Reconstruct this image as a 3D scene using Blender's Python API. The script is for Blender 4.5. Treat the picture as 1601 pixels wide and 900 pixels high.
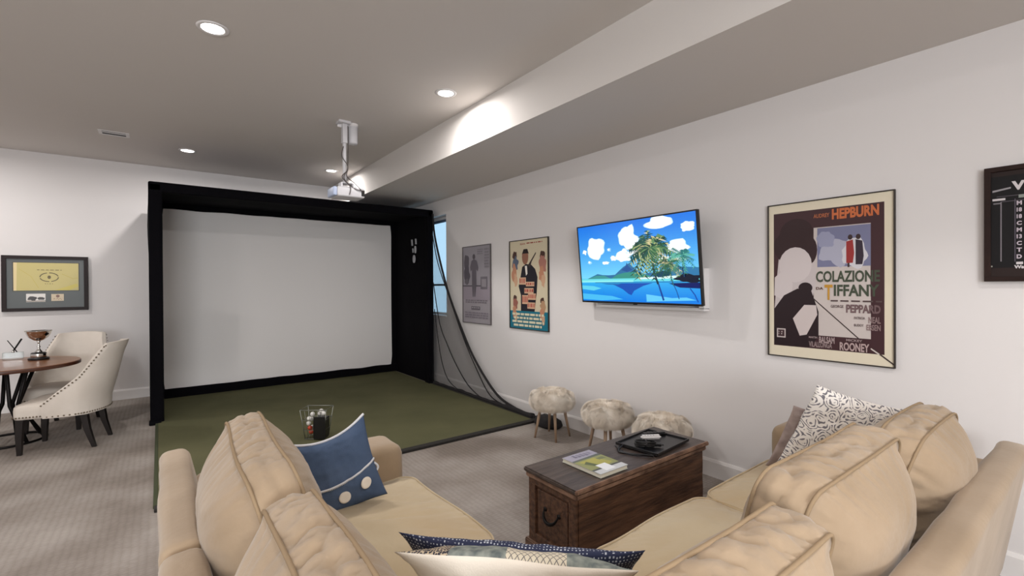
import bpy, bmesh, math, random
from mathutils import Vector, Matrix, noise
from mathutils.geometry import tessellate_polygon
random.seed(7)
S = bpy.context.scene
C = S.collection
for o in list(bpy.data.objects): bpy.data.objects.remove(o)

# ---------------------------------------------------------------- camera
def camera_axes(t, p, r):
    F = Vector((math.sin(t)*math.cos(p), math.cos(t)*math.cos(p), math.sin(p)))
    R = Vector((math.cos(t), -math.sin(t), 0)); U = R.cross(F)
    return math.cos(r)*R + math.sin(r)*U, -math.sin(r)*R + math.cos(r)*U, F
R_, U_, F_ = camera_axes(0.64844, -0.00548, -0.00558)
cam = bpy.data.objects.new('camera', bpy.data.cameras.new('camera')); C.objects.link(cam)
M = Matrix((R_, U_, -F_)).transposed().to_4x4(); M.translation = (0, 0, 1.5)
cam.matrix_world = M
cam.data.sensor_width = 36; cam.data.lens = 727.8/1601*36; cam.data.clip_start = 0.02
S.camera = cam
# ---------------------------------------------------------------- light
S.view_settings.view_transform = 'Standard'; S.view_settings.look = 'None'
S.view_settings.gamma = 1; S.view_settings.use_curve_mapping = False
S.view_settings.exposure = 0.40
W = bpy.data.worlds.new('sky'); S.world = W; W.use_nodes = True
wb = W.node_tree.nodes['Background']; wb.inputs[0].default_value = (0.42, 0.66, 0.86, 1); wb.inputs[1].default_value = 1.1
CAN_W = 16.5            # watts of each ceiling can
CAN_COL = (1.0, 0.965, 0.94)
CAN_XY = [(x, y) for x in (0.29, 2.005, -1.85, -3.8) for y in (3.585, 6.975, -0.75, -3.3)]  # cans without a label of their own are unseen, added to light the room
FILL_W = 210.0           # watts of the fill light added behind the camera

# ---------------------------------------------------------------- helpers
def lin(c):
    return tuple(((v/255)/12.92 if v/255 <= 0.04045 else ((v/255+0.055)/1.055)**2.4) for v in c[:3]) + (1.0,)
MATS = {}
def mat(name, col=None, rough=0.6, metal=0.0, var=None, vscale=3.0, bump=0.0, bscale=80.0, spec=0.5, emit=None, estr=0.0, sheen=0.0, stretch=None, detail=4.0):
    m = bpy.data.materials.new(name); m.use_nodes = True; MATS[name] = m
    nt = m.node_tree; N = nt.nodes; L = nt.links; b = N['Principled BSDF']
    b.inputs['Roughness'].default_value = rough; b.inputs['Metallic'].default_value = metal
    b.inputs['Specular IOR Level'].default_value = spec
    if sheen: b.inputs['Sheen Weight'].default_value = sheen; b.inputs['Sheen Roughness'].default_value = 0.5
    if col: b.inputs['Base Color'].default_value = lin(col)
    tc = N.new('ShaderNodeTexCoord'); out = tc.outputs['Object']
    if stretch:
        mp = N.new('ShaderNodeMapping'); mp.inputs['Scale'].default_value = stretch; L.new(out, mp.inputs[0]); out = mp.outputs[0]
    if var:
        n = N.new('ShaderNodeTexNoise'); n.inputs['Scale'].default_value = vscale; n.inputs['Detail'].default_value = detail; L.new(out, n.inputs['Vector'])
        r = N.new('ShaderNodeValToRGB'); r.color_ramp.elements[0].position = 0.32; r.color_ramp.elements[1].position = 0.68
        r.color_ramp.elements[0].color = lin(col); r.color_ramp.elements[1].color = lin(var)
        L.new(n.outputs[0], r.inputs[0]); L.new(r.outputs[0], b.inputs['Base Color'])
    if bump:
        n = N.new('ShaderNodeTexNoise'); n.inputs['Scale'].default_value = bscale; n.inputs['Detail'].default_value = 3; L.new(out, n.inputs['Vector'])
        bp = N.new('ShaderNodeBump'); bp.inputs['Strength'].default_value = bump; bp.inputs['Distance'].default_value = 0.01
        L.new(n.outputs[0], bp.inputs['Height']); L.new(bp.outputs[0], b.inputs['Normal'])
    if emit:
        b.inputs['Emission Color'].default_value = lin(emit); b.inputs['Emission Strength'].default_value = estr
    return m
def attr_mat(name, rough=0.5, emis=0.0, spec=0.5, coat=0.0):
    m = bpy.data.materials.new(name); m.use_nodes = True; nt = m.node_tree; b = nt.nodes['Principled BSDF']
    a = nt.nodes.new('ShaderNodeAttribute'); a.attribute_name = 'Col'
    b.inputs['Roughness'].default_value = rough; b.inputs['Specular IOR Level'].default_value = spec; b.inputs['Coat Weight'].default_value = coat
    if emis:
        b.inputs['Base Color'].default_value = (0, 0, 0, 1)
        nt.links.new(a.outputs['Color'], b.inputs['Emission Color']); b.inputs['Emission Strength'].default_value = emis
    else: nt.links.new(a.outputs['Color'], b.inputs['Base Color'])
    return m

ORG = {}
def thing(name, label, cat, loc=(0, 0, 0), rotz=0.0, group=None):
    o = bpy.data.objects.new(name, None); C.objects.link(o); o.empty_display_size = 0.1
    o.location = loc; o.rotation_euler = (0, 0, rotz); o['label'] = label; o['category'] = cat
    if group: o['group'] = group
    ORG[o.name] = Vector(loc) if not rotz else None
    return o
def tag(o, label=None, cat=None, group=None, kind=None):
    if label: o['label'] = label
    if cat: o['category'] = cat
    if group: o['group'] = group
    if kind: o['kind'] = kind
    return o
def mk(name, geo, m, parent=None, world=False, smooth=False, cols=None, auto=None, mi=None):
    """geo=(verts,faces). parent local coords; world=True subtracts the parent's origin."""
    V, F = geo; V = [Vector(v) for v in V]
    org = Vector((0, 0, 0))
    if parent is None:
        lo = [min(v[i] for v in V) for i in range(3)]; hi = [max(v[i] for v in V) for i in range(3)]
        org = Vector(((lo[0]+hi[0])/2, (lo[1]+hi[1])/2, lo[2]))
    elif world:
        org = ORG[parent.name]
    me = bpy.data.meshes.new(name); me.from_pydata([v-org for v in V], [], F)
    for mm in (m if isinstance(m, (list, tuple)) else [m]): me.materials.append(mm)
    if mi:
        for p, i in zip(me.polygons, mi): p.material_index = i
    if cols:
        a = me.color_attributes.new('Col', 'FLOAT_COLOR', 'CORNER')
        for p, c in zip(me.polygons, cols):
            for li in p.loop_indices: a.data[li].color = c
    me.update()
    if smooth: me.polygons.foreach_set('use_smooth', [True]*len(me.polygons))
    o = bpy.data.objects.new(name, me); C.objects.link(o)
    if parent: o.parent = parent; ORG[o.name] = ORG.get(parent.name)
    else: o.location = org; ORG[o.name] = org
    if auto is not None:
        me.polygons.foreach_set('use_smooth', [True]*len(me.polygons))
        try: me.set_sharp_from_angle(angle=math.radians(auto))
        except Exception: pass
    return o
def join(*gs):
    V = []; F = []
    for g in gs:
        k = len(V); V += list(g[0]); F += [tuple(i+k for i in f) for f in g[1]]
    return V, F
def xf(g, Mx): return [Mx @ Vector(v) for v in g[0]], g[1]
def box(x0, x1, y0, y1, z0, z1, bev=0.0, seg=2):
    bm = bmesh.new(); bmesh.ops.create_cube(bm, size=1)
    for v in bm.verts:
        v.co = Vector((x0+(v.co.x+.5)*(x1-x0), y0+(v.co.y+.5)*(y1-y0), z0+(v.co.z+.5)*(z1-z0)))
    if bev: bmesh.ops.bevel(bm, geom=bm.edges[:], offset=bev, segments=seg, affect='EDGES', profile=0.5)
    g = ([v.co.copy() for v in bm.verts], [tuple(v.index for v in f.verts) for f in bm.faces]); bm.free(); return g
def bmgeo(bm):
    bm.verts.index_update(); return ([v.co.copy() for v in bm.verts], [tuple(v.index for v in f.verts) for f in bm.faces])
def tube(pts, r, n=8, caps=True, closed=False):
    pts = [Vector(p) for p in pts]; V = []; F = []; k = len(pts)
    rs = r if isinstance(r, (list, tuple)) else [r]*k
    prev = None
    for i, p in enumerate(pts):
        if closed: d = pts[(i+1) % k]-pts[i-1]
        else: d = pts[min(i+1, k-1)]-pts[max(i-1, 0)]
        d.normalize()
        if prev is None:
            a = Vector((0, 0, 1)) if abs(d.z) < .9 else Vector((1, 0, 0)); s = d.cross(a).normalized()
        else: s = (prev - d*prev.dot(d)).normalized()
        prev = s; t = d.cross(s)
        for j in range(n):
            an = 2*math.pi*j/n; V.append(p+rs[i]*(math.cos(an)*s+math.sin(an)*t))
    m = k if closed else k-1
    for i in range(m):
        for j in range(n):
            a = i*n+j; b = i*n+(j+1) % n; c = ((i+1) % k)*n+(j+1) % n; d = ((i+1) % k)*n+j
            F.append((a, d, c, b))
    if caps and not closed: F.append(tuple(range(n))); F.append(tuple(range((k-1)*n, k*n))[::-1])
    return V, F
def lathe(prof, n=32, c=(0, 0, 0)):
    V = []; F = []; k = len(prof)
    for r, z in prof:
        for j in range(n):
            a = 2*math.pi*j/n; V.append(Vector((c[0]+r*math.cos(a), c[1]+r*math.sin(a), c[2]+z)))
    for i in range(k-1):
        for j in range(n): F.append((i*n+j, i*n+(j+1) % n, (i+1)*n+(j+1) % n, (i+1)*n+j))
    if prof[0][0] > 1e-4: F.append(tuple(range(n))[::-1])
    if prof[-1][0] > 1e-4: F.append(tuple(range((k-1)*n, k*n)))
    return V, F
def prism(poly, y0, y1, axis='y'):
    n = len(poly); f = {'y': lambda p, t: Vector((p[0], t, p[1])), 'x': lambda p, t: Vector((t, p[0], p[1])), 'z': lambda p, t: Vector((p[0], p[1], t))}[axis]
    V = [f(p, y0) for p in poly]+[f(p, y1) for p in poly]
    F = [tuple(range(n))[::-1], tuple(range(n, 2*n))]+[(i, (i+1) % n, n+(i+1) % n, n+i) for i in range(n)]
    return V, F
def bez(p, n=12):
    out = []; k = len(p)
    P = [Vector(q) for q in p]
    for i in range(k-1):
        p0 = P[max(i-1, 0)]; p1 = P[i]; p2 = P[i+1]; p3 = P[min(i+2, k-1)]
        for j in range(n):
            t = j/n; out.append(.5*((2*p1)+(-p0+p2)*t+(2*p0-5*p1+4*p2-p3)*t*t+(-p0+3*p1-3*p2+p3)*t**3))
    out.append(P[-1]); return out

class Flat:
    """flat artwork: coloured shapes on one sheet, u right 0..1, v down 0..1"""
    def __init__(s, w, h): s.w = w; s.h = h; s.V = []; s.F = []; s.c = []; s.k = 0; s.step = .00008
    def poly(s, pts, col):
        pts = [(min(1, max(0, u)), min(1, max(0, v))) for u, v in pts]
        s.k += 1; d = s.step*s.k; b = len(s.V); P = [Vector((u, v, 0)) for u, v in pts]
        s.V += [Vector(((u-.5)*s.w, d, (.5-v)*s.h)) for u, v in pts]
        for t in tessellate_polygon([P]):
            a, b2, c = [P[i] for i in t]
            if (b2-a).cross(c-a).z < 0: t = (t[0], t[2], t[1])
            s.F.append(tuple(i+b for i in t)); s.c.append(lin(col))
    def rect(s, u0, v0, u1, v1, col): s.poly([(u0, v0), (u1, v0), (u1, v1), (u0, v1)], col)
    def ell(s, cu, cv, ru, rv, col, n=20, rot=0): s.poly([(cu+ru*math.cos(a)*math.cos(rot)-rv*math.sin(a)*math.sin(rot), cv+ru*math.cos(a)*math.sin(rot)+rv*math.sin(a)*math.cos(rot)) for a in [2*math.pi*i/n for i in range(n)]], col)
    def blob(s, cu, cv, ru, rv, col, seed=0, n=28, amp=.25):
        s.poly([(cu+ru*q*math.cos(a), cv+rv*q*math.sin(a)) for a in [2*math.pi*i/n for i in range(n)] for q in [1+amp*noise.noise(Vector((math.cos(a)*1.6+seed*3.1, math.sin(a)*1.6, seed)))*1.6]], col)
    def line(s, pts, w, col):
        pts = [Vector((p[0]*s.w, p[1]*s.h)) for p in pts]; L_ = []; R2 = []
        ws = w if isinstance(w, (list, tuple)) else [w]*len(pts)
        for i, p in enumerate(pts):
            d = (pts[min(i+1, len(pts)-1)]-pts[max(i-1, 0)]).normalized(); q = Vector((-d.y, d.x))*ws[i]*s.h/2
            L_.append(p+q); R2.append(p-q)
        s.poly([(p.x/s.w, p.y/s.h) for p in L_+R2[::-1]], col)
    def text(s, t, u0, v0, u1, v1, col, bold=.02):
        cu = bpy.data.curves.new('t', 'FONT'); cu.body = t; cu.offset = bold; cu.resolution_u = 3
        o = bpy.data.objects.new('t', cu); C.objects.link(o)
        dg = bpy.context.evaluated_depsgraph_get(); dg.update(); me = o.evaluated_get(dg).to_mesh()
        vs = [v.co.copy() for v in me.vertices]; fs = [tuple(p.vertices) for p in me.polygons]
        bpy.data.objects.remove(o); bpy.data.curves.remove(cu)
        if not vs: return
        x0 = min(v.x for v in vs); x1 = max(v.x for v in vs); y0 = min(v.y for v in vs); y1 = max(v.y for v in vs)
        s.k += 1; d = s.step*s.k; b = len(s.V)
        for v in vs:
            u = u0+(v.x-x0)/(x1-x0)*(u1-u0); q = v1-(v.y-y0)/(y1-y0)*(v1-v0)
            s.V.append(Vector(((u-.5)*s.w, d, (.5-q)*s.h)))
        for f in fs: s.F.append(tuple(i+b for i in f)); s.c.append(lin(col))
    def bars(s, u0, v0, u1, v1, rows, col, seed=1, fill=.6):
        rd = random.Random(seed); h = (v1-v0)/rows
        for r in range(rows):
            u = u0
            while u < u1-.01:
                w = rd.uniform(.03, .1)*(u1-u0)/.5; e = min(u+w, u1)
                s.rect(u, v0+r*h, e, v0+r*h+h*fill, col); u = e+.02
    def geo(s): return s.V, s.F
# sheets are built facing local -y... local: x right, z up, y depth (towards viewer = +y)
def wall_matrix_right(y, z, x): # on the right wall, facing -x: right = -y
    return Matrix(((0, -1, 0, x), (-1, 0, 0, y), (0, 0, 1, z), (0, 0, 0, 1)))
def wall_matrix_back(x, z, y):  # on the back wall, facing -y: right = +x
    return Matrix(((1, 0, 0, x), (0, -1, 0, y), (0, 0, 1, z), (0, 0, 0, 1)))
def fix(g):  # flip winding
    return g[0], [tuple(reversed(f)) for f in g[1]]

# ---------------------------------------------------------------- materials
m_wall = mat('white_wall_paint', (222, 218, 217), .85, bump=.03, bscale=300, spec=.2)
m_ceil = mat('ceiling_paint', (214, 209, 205), .9, bump=.03, bscale=300, spec=.1)
m_trim = mat('trim_white', (226, 222, 220), .45)
m_black = mat('black_fabric', (10, 9, 13), .95, bump=.2, bscale=60, spec=.1)
m_blackpl = mat('black_plastic', (16, 15, 17), .35)
m_screen = mat('impact_screen_cloth', (238, 234, 232), .9, bump=.05, bscale=20, spec=.1)
m_white = mat('white_plastic', (225, 222, 222), .4)
m_white2 = mat('projector_white', (205, 203, 206), .4)
m_dark = mat('port_and_duct_shade', (30, 28, 27), .8)  # projector port colour, also the painted shade of the vent duct
m_turf = mat('green_turf', (96, 96, 70), .95, var=(108, 106, 78), vscale=1.6, bump=.6, bscale=350, spec=.1)
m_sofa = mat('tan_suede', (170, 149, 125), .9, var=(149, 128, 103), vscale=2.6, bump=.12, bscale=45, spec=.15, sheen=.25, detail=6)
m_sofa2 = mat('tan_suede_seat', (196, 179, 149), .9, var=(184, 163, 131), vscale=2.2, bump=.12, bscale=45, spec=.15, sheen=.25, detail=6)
m_pipe = mat('suede_piping', (150, 129, 103), .9, spec=.15)
m_frame = mat('dark_bronze_frame', (50, 44, 40), .4, metal=.3)
m_wood = mat('trunk_wood', (60, 40, 31), .5, var=(108, 76, 56), vscale=5, bump=.35, bscale=14, stretch=(1, 7, 9), detail=8)
m_woodtop = mat('trunk_top_wood', (62, 52, 48), .42, var=(88, 76, 70), vscale=4, bump=.25, bscale=14, stretch=(1, 8, 8), detail=8)
m_woodedge = mat('trunk_worn_edge', (74, 52, 42), .6, var=(158, 124, 102), vscale=9, bump=.5, bscale=30, detail=8)
m_iron = mat('dark_iron', (22, 18, 17), .5, metal=.6)
m_tabletop = mat('walnut_tabletop', (112, 70, 46), .28, var=(146, 98, 66), vscale=3, stretch=(1, 9, 1), detail=8)
m_tabedge = mat('walnut_edge', (72, 40, 26), .35)
m_linen = mat('cream_linen', (212, 203, 193), .9, var=(203, 193, 182), vscale=4, bump=.15, bscale=200, spec=.2)
m_leg = mat('espresso_leg', (24, 18, 17), .35)
m_nail = mat('nailhead_bronze', (120, 108, 92), .35, metal=.8)
m_silver = mat('polished_silver', (205, 203, 200), .12, metal=1.0)
m_fur = mat('faux_fur', (243, 234, 221), .95, var=(224, 211, 194), vscale=9, spec=.1, sheen=.3)
m_stoolwood = mat('pale_stool_wood', (168, 142, 118), .5, var=(146, 120, 98), vscale=6, stretch=(6, 6, 1))
m_denim = mat('denim_blue', (84, 100, 126), .9, var=(70, 86, 112), vscale=6, bump=.3, bscale=260, spec=.15)
m_stitch = mat('white_yarn', (222, 222, 226), .9, bump=.3, bscale=300)
m_cream = mat('cream_cotton', (236, 226, 212), .9, bump=.15, bscale=200, spec=.15)
m_art = attr_mat('printed_paper', .35, spec=.3)
m_tvpic = attr_mat('tv_picture', .2, emis=0.95)
m_gold = mat('brown_frame', (32, 20, 20), .5, spec=.25)

def node_carpet():
    m = bpy.data.materials.new('loop_carpet'); m.use_nodes = True; nt = m.node_tree; N = nt.nodes; L = nt.links; b = N['Principled BSDF']
    b.inputs['Roughness'].default_value = .97; b.inputs['Specular IOR Level'].default_value = .1
    tc = N.new('ShaderNodeTexCoord')
    n1 = N.new('ShaderNodeTexNoise'); n1.inputs['Scale'].default_value = 1.3; n1.inputs['Detail'].default_value = 6; L.new(tc.outputs['Object'], n1.inputs['Vector'])
    r1 = N.new('ShaderNodeValToRGB'); r1.color_ramp.elements[0].position = .35; r1.color_ramp.elements[1].position = .6
    r1.color_ramp.elements[0].color = lin((132, 122, 114)); r1.color_ramp.elements[1].color = lin((170, 162, 155)); L.new(n1.outputs[0], r1.inputs[0])
    # little tufts in rows
    mp = N.new('ShaderNodeMapping'); mp.inputs['Scale'].default_value = (26, 44, 1); L.new(tc.outputs['Object'], mp.inputs[0])
    v = N.new('ShaderNodeTexVoronoi'); v.inputs['Scale'].default_value = 1.0; v.inputs['Randomness'].default_value = .25; v.voronoi_dimensions = '2D'; L.new(mp.outputs[0], v.inputs['Vector'])
    r2 = N.new('ShaderNodeValToRGB'); r2.color_ramp.elements[0].color = (1, 1, 1, 1); r2.color_ramp.elements[1].position = .75; r2.color_ramp.elements[1].color = (.80, .79, .78, 1); L.new(v.outputs['Distance'], r2.inputs[0])
    mx = N.new('ShaderNodeMix'); mx.data_type = 'RGBA'; mx.blend_type = 'MULTIPLY'; mx.inputs[0].default_value = 1
    L.new(r1.outputs[0], mx.inputs[6]); L.new(r2.outputs[0], mx.inputs[7]); L.new(mx.outputs[2], b.inputs['Base Color'])
    bp = N.new('ShaderNodeBump'); bp.inputs['Strength'].default_value = .7; bp.inputs['Distance'].default_value = .006; bp.invert = True
    L.new(v.outputs['Distance'], bp.inputs['Height']); L.new(bp.outputs[0], b.inputs['Normal'])
    return m
m_carpet = node_carpet()
def node_net():
    m = bpy.data.materials.new('black_net_mesh'); m.use_nodes = True; nt = m.node_tree; N = nt.nodes; L = nt.links; b = N['Principled BSDF']
    b.inputs['Base Color'].default_value = lin((24, 22, 24)); b.inputs['Roughness'].default_value = .9
    tc = N.new('ShaderNodeTexCoord'); sp = N.new('ShaderNodeSeparateXYZ'); L.new(tc.outputs['Object'], sp.inputs[0])
    outs = []
    for ax in ('Y', 'Z'):
        a = N.new('ShaderNodeMath'); a.operation = 'MULTIPLY'; a.inputs[1].default_value = 1/.009; L.new(sp.outputs[ax], a.inputs[0])
        f = N.new('ShaderNodeMath'); f.operation = 'FRACT'; L.new(a.outputs[0], f.inputs[0])
        g = N.new('ShaderNodeMath'); g.operation = 'LESS_THAN'; g.inputs[1].default_value = .2; L.new(f.outputs[0], g.inputs[0]); outs.append(g)
    mxx = N.new('ShaderNodeMath'); mxx.operation = 'MAXIMUM'; L.new(outs[0].outputs[0], mxx.inputs[0]); L.new(outs[1].outputs[0], mxx.inputs[1])
    L.new(mxx.outputs[0], b.inputs['Alpha'])
    return m
m_net = node_net()
def node_glass(name, tint=(1, 1, 1, 1), f=.12):
    m = bpy.data.materials.new(name); m.use_nodes = True; nt = m.node_tree; N = nt.nodes; L = nt.links
    N.remove(N['Principled BSDF']); o = N['Material Output']
    t = N.new('ShaderNodeBsdfTransparent'); t.inputs[0].default_value = tint; g = N.new('ShaderNodeBsdfGlossy'); g.inputs['Roughness'].default_value = .05
    x = N.new('ShaderNodeMixShader'); x.inputs[0].default_value = f
    L.new(t.outputs[0], x.inputs[1]); L.new(g.outputs[0], x.inputs[2]); L.new(x.outputs[0], o.inputs[0]); return m
m_glass = node_glass('window_glass'); m_clear = node_glass('clear_acrylic', (.86, .89, .89, 1), .07)
def node_damask():
    m = bpy.data.materials.new('grey_damask_print'); m.use_nodes = True; nt = m.node_tree; N = nt.nodes; L = nt.links; b = N['Principled BSDF']; b.inputs['Roughness'].default_value = .9
    tc = N.new('ShaderNodeTexCoord')
    n = N.new('ShaderNodeTexNoise'); n.inputs['Scale'].default_value = 9; n.inputs['Detail'].default_value = 1
    L.new(tc.outputs['UV'], n.inputs['Vector'])
    ad = N.new('ShaderNodeMix'); ad.data_type = 'RGBA'; ad.blend_type = 'LINEAR_LIGHT'; ad.inputs[0].default_value = .05
    L.new(tc.outputs['UV'], ad.inputs[6]); L.new(n.outputs['Color'], ad.inputs[7])
    v = N.new('ShaderNodeTexVoronoi'); v.inputs['Scale'].default_value = 7; v.voronoi_dimensions = '2D'; L.new(ad.outputs[2], v.inputs['Vector'])
    k = N.new('ShaderNodeMath'); k.operation = 'MULTIPLY'; k.inputs[1].default_value = 34; L.new(v.outputs['Distance'], k.inputs[0])
    s = N.new('ShaderNodeMath'); s.operation = 'SINE'; L.new(k.outputs[0], s.inputs[0])
    v2 = N.new('ShaderNodeTexVoronoi'); v2.inputs['Scale'].default_value = 26; v2.voronoi_dimensions = '2D'; L.new(ad.outputs[2], v2.inputs['Vector'])
    k2 = N.new('ShaderNodeMath'); k2.operation = 'MULTIPLY_ADD'; k2.inputs[1].default_value = -2.4; k2.inputs[2].default_value = .85; L.new(v2.outputs['Distance'], k2.inputs[0])
    a2 = N.new('ShaderNodeMath'); a2.operation = 'ADD'; L.new(s.outputs[0], a2.inputs[0]); L.new(k2.outputs[0], a2.inputs[1])
    r = N.new('ShaderNodeValToRGB'); r.color_ramp.elements[0].position = .30; r.color_ramp.elements[1].position = .50
    r.color_ramp.elements[0].color = lin((232, 226, 220)); r.color_ramp.elements[1].color = lin((112, 108, 114)); L.new(a2.outputs[0], r.inputs[0]); L.new(r.outputs[0], b.inputs['Base Color'])
    return m
m_damask = node_damask()
m_taupe = mat('taupe_print', (172, 156, 150), .9, var=(140, 124, 120), vscale=22, spec=.15)
def node_woven():
    m = bpy.data.materials.new('navy_woven'); m.use_nodes = True; nt = m.node_tree; N = nt.nodes; L = nt.links; b = N['Principled BSDF']; b.inputs['Roughness'].default_value = .95
    tc = N.new('ShaderNodeTexCoord'); mp = N.new('ShaderNodeMapping'); mp.inputs['Scale'].default_value = (46, 30, 1); L.new(tc.outputs['UV'], mp.inputs[0])
    v = N.new('ShaderNodeTexVoronoi'); v.voronoi_dimensions = '2D'; v.distance = 'CHEBYCHEV'; v.inputs['Scale'].default_value = 1; v.inputs['Randomness'].default_value = .3; L.new(mp.outputs[0], v.inputs['Vector'])
    n = N.new('ShaderNodeTexNoise'); n.inputs['Scale'].default_value = 9; L.new(tc.outputs['UV'], n.inputs['Vector'])
    a = N.new('ShaderNodeMath'); a.operation = 'MULTIPLY_ADD'; a.inputs[1].default_value = .5; L.new(n.outputs[0], a.inputs[0]); L.new(v.outputs['Distance'], a.inputs[2])
    r = N.new('ShaderNodeValToRGB'); r.color_ramp.elements[0].position = .40; r.color_ramp.elements[1].position = .48
    r.color_ramp.elements[0].color = lin((196, 200, 210)); r.color_ramp.elements[1].color = lin((44, 50, 78)); L.new(a.outputs[0], r.inputs[0]); L.new(r.outputs[0], b.inputs['Base Color'])
    return m
m_woven = node_woven()
def node_patch():
    m = bpy.data.materials.new('patchwork_print'); m.use_nodes = True; nt = m.node_tree; N = nt.nodes; L = nt.links; b = N['Principled BSDF']; b.inputs['Roughness'].default_value = .95
    tc = N.new('ShaderNodeTexCoord')
    n = N.new('ShaderNodeTexNoise'); n.inputs['Scale'].default_value = 14; n.inputs['Detail'].default_value = 6; L.new(tc.outputs['UV'], n.inputs['Vector'])
    g = N.new('ShaderNodeValToRGB'); g.color_ramp.elements[0].position = .35; g.color_ramp.elements[1].position = .62
    g.color_ramp.elements[0].color = lin((94, 102, 102)); g.color_ramp.elements[1].color = lin((146, 151, 142)); L.new(n.outputs[0], g.inputs[0])
    # cross hatched cream patch
    mp = N.new('ShaderNodeMapping'); mp.inputs['Rotation'].default_value = (0, 0, .785); mp.inputs['Scale'].default_value = (40, 40, 1); L.new(tc.outputs['UV'], mp.inputs[0])
    br = N.new('ShaderNodeTexBrick'); br.offset = 0; br.inputs['Scale'].default_value = 1; br.inputs['Brick Width'].default_value = 1; br.inputs['Row Height'].default_value = 1
    br.inputs['Mortar Size'].default_value = .08; br.inputs['Color1'].default_value = lin((214, 204, 182)); br.inputs['Color2'].default_value = lin((206, 196, 176)); br.inputs['Mortar'].default_value = lin((112, 106, 104)); L.new(mp.outputs[0], br.inputs['Vector'])
    # black and tan print patch
    n3 = N.new('ShaderNodeTexVoronoi'); n3.inputs['Scale'].default_value = 75; n3.voronoi_dimensions = '2D'; L.new(tc.outputs['UV'], n3.inputs['Vector'])
    g3 = N.new('ShaderNodeValToRGB'); g3.color_ramp.interpolation = 'CONSTANT'; g3.color_ramp.elements[1].position = .45; g3.color_ramp.elements[0].color = lin((54, 52, 60)); g3.color_ramp.elements[1].color = lin((190, 172, 146)); L.new(n3.outputs['Distance'], g3.inputs[0])
    sp = N.new('ShaderNodeSeparateXYZ'); L.new(tc.outputs['UV'], sp.inputs[0])
    def band(lo, hi):
        a = N.new('ShaderNodeMath'); a.operation = 'GREATER_THAN'; a.inputs[1].default_value = lo; L.new(sp.outputs[0], a.inputs[0])
        c = N.new('ShaderNodeMath'); c.operation = 'LESS_THAN'; c.inputs[1].default_value = hi; L.new(sp.outputs[0], c.inputs[0])
        d = N.new('ShaderNodeMath'); d.operation = 'MULTIPLY'; L.new(a.outputs[0], d.inputs[0]); L.new(c.outputs[0], d.inputs[1]); return d
    x1 = N.new('ShaderNodeMix'); x1.data_type = 'RGBA'; L.new(band(.37, .70).outputs[0], x1.inputs[0]); L.new(g.outputs[0], x1.inputs[6]); L.new(br.outputs[0], x1.inputs[7])
    x2 = N.new('ShaderNodeMix'); x2.data_type = 'RGBA'; L.new(band(1.02, 1.4).outputs[0], x2.inputs[0]); L.new(x1.outputs[2], x2.inputs[6]); L.new(g3.outputs[0], x2.inputs[7])
    L.new(x2.outputs[2], b.inputs['Base Color']); return m
m_patch = node_patch()

# ---------------------------------------------------------------- room shell
XW, YB, ZC, ZS, XS = 3.44, 8.14, 3.18, 2.81, 2.34
XL, YF = -5.0, -4.6
def st(name, g, m, **k):
    o = mk(name, g, m, **k); o['kind'] = 'structure'; return o
st('floor', box(XL, XW, YF, YB, -.1, 0), m_carpet)
st('ceiling', box(XL, XS, YF, YB, ZC, ZC+.1), m_ceil)
st('trim_1', box(XS, XW+.2, YF, YB, ZS, ZC+.1), m_ceil)      # dropped soffit
st('wall_back', box(XL, XW, YB, YB+.15, 0, ZC), m_wall)
st('wall_left', box(XL-.15, XL, YF, YB, 0, ZC), m_wall)
st('wall_front', box(XL, XW, YF-.15, YF, 0, ZC), m_wall)
WY0, WY1, WZ0, WZ1 = 6.17, 7.3, 1.03, 2.58
wr = join(box(XW, XW+.2, YF, WY0, 0, ZS), box(XW, XW+.2, WY1, YB+.15, 0, ZS), box(XW, XW+.2, WY0, WY1, 0, WZ0), box(XW, XW+.2, WY0, WY1, WZ1, ZS))
st('wall_right', wr, m_wall)
st('baseboard_right', prism([(XW, 0), (XW-.016, 0), (XW-.016, .115), (XW-.006, .135), (XW, .135)], YF, YB), m_trim)
st('baseboard_back', prism([(YB, 0), (YB-.016, 0), (YB-.016, .115), (YB-.006, .135), (YB, .135)], XL, XW-.02, 'x'), m_trim)
wn = thing('window_1', 'white framed window with blue sky', 'window', (XW+.14, (WY0+WY1)/2, WZ0)); del wn['label']; del wn['category']; wn['kind'] = 'structure'
x0, x1 = XW+.12, XW+.17
fr = join(box(x0, x1, WY0, WY0+.04, WZ0, WZ1), box(x0, x1, WY1-.04, WY1, WZ0, WZ1), box(x0, x1, WY0+.04, WY1-.04, WZ0, WZ0+.05), box(x0, x1, WY0+.04, WY1-.04, WZ1-.05, WZ1))
mk('window_frame', fr, m_trim, wn, True)
mk('sash_rail', box(x0-.005, x1, WY0+.04, WY1-.04, 1.5, 1.53), mat('dark_rail', (60, 72, 84), .5), wn, True)
mk('head_rail', box(x0-.03, x0, WY0+.01, WY1-.01, 2.49, 2.53, .004), mat('blind_rail', (84, 100, 122), .5), wn, True)
mk('pane', box(XW+.145, XW+.15, WY0+.04, WY1-.04, WZ0+.05, WZ1-.05), m_glass, wn, True)
mk('window_sill', box(XW-.012, XW+.12, WY0+.001, WY1-.001, WZ0, WZ0+.02, .004), m_trim, wn, True)

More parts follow.
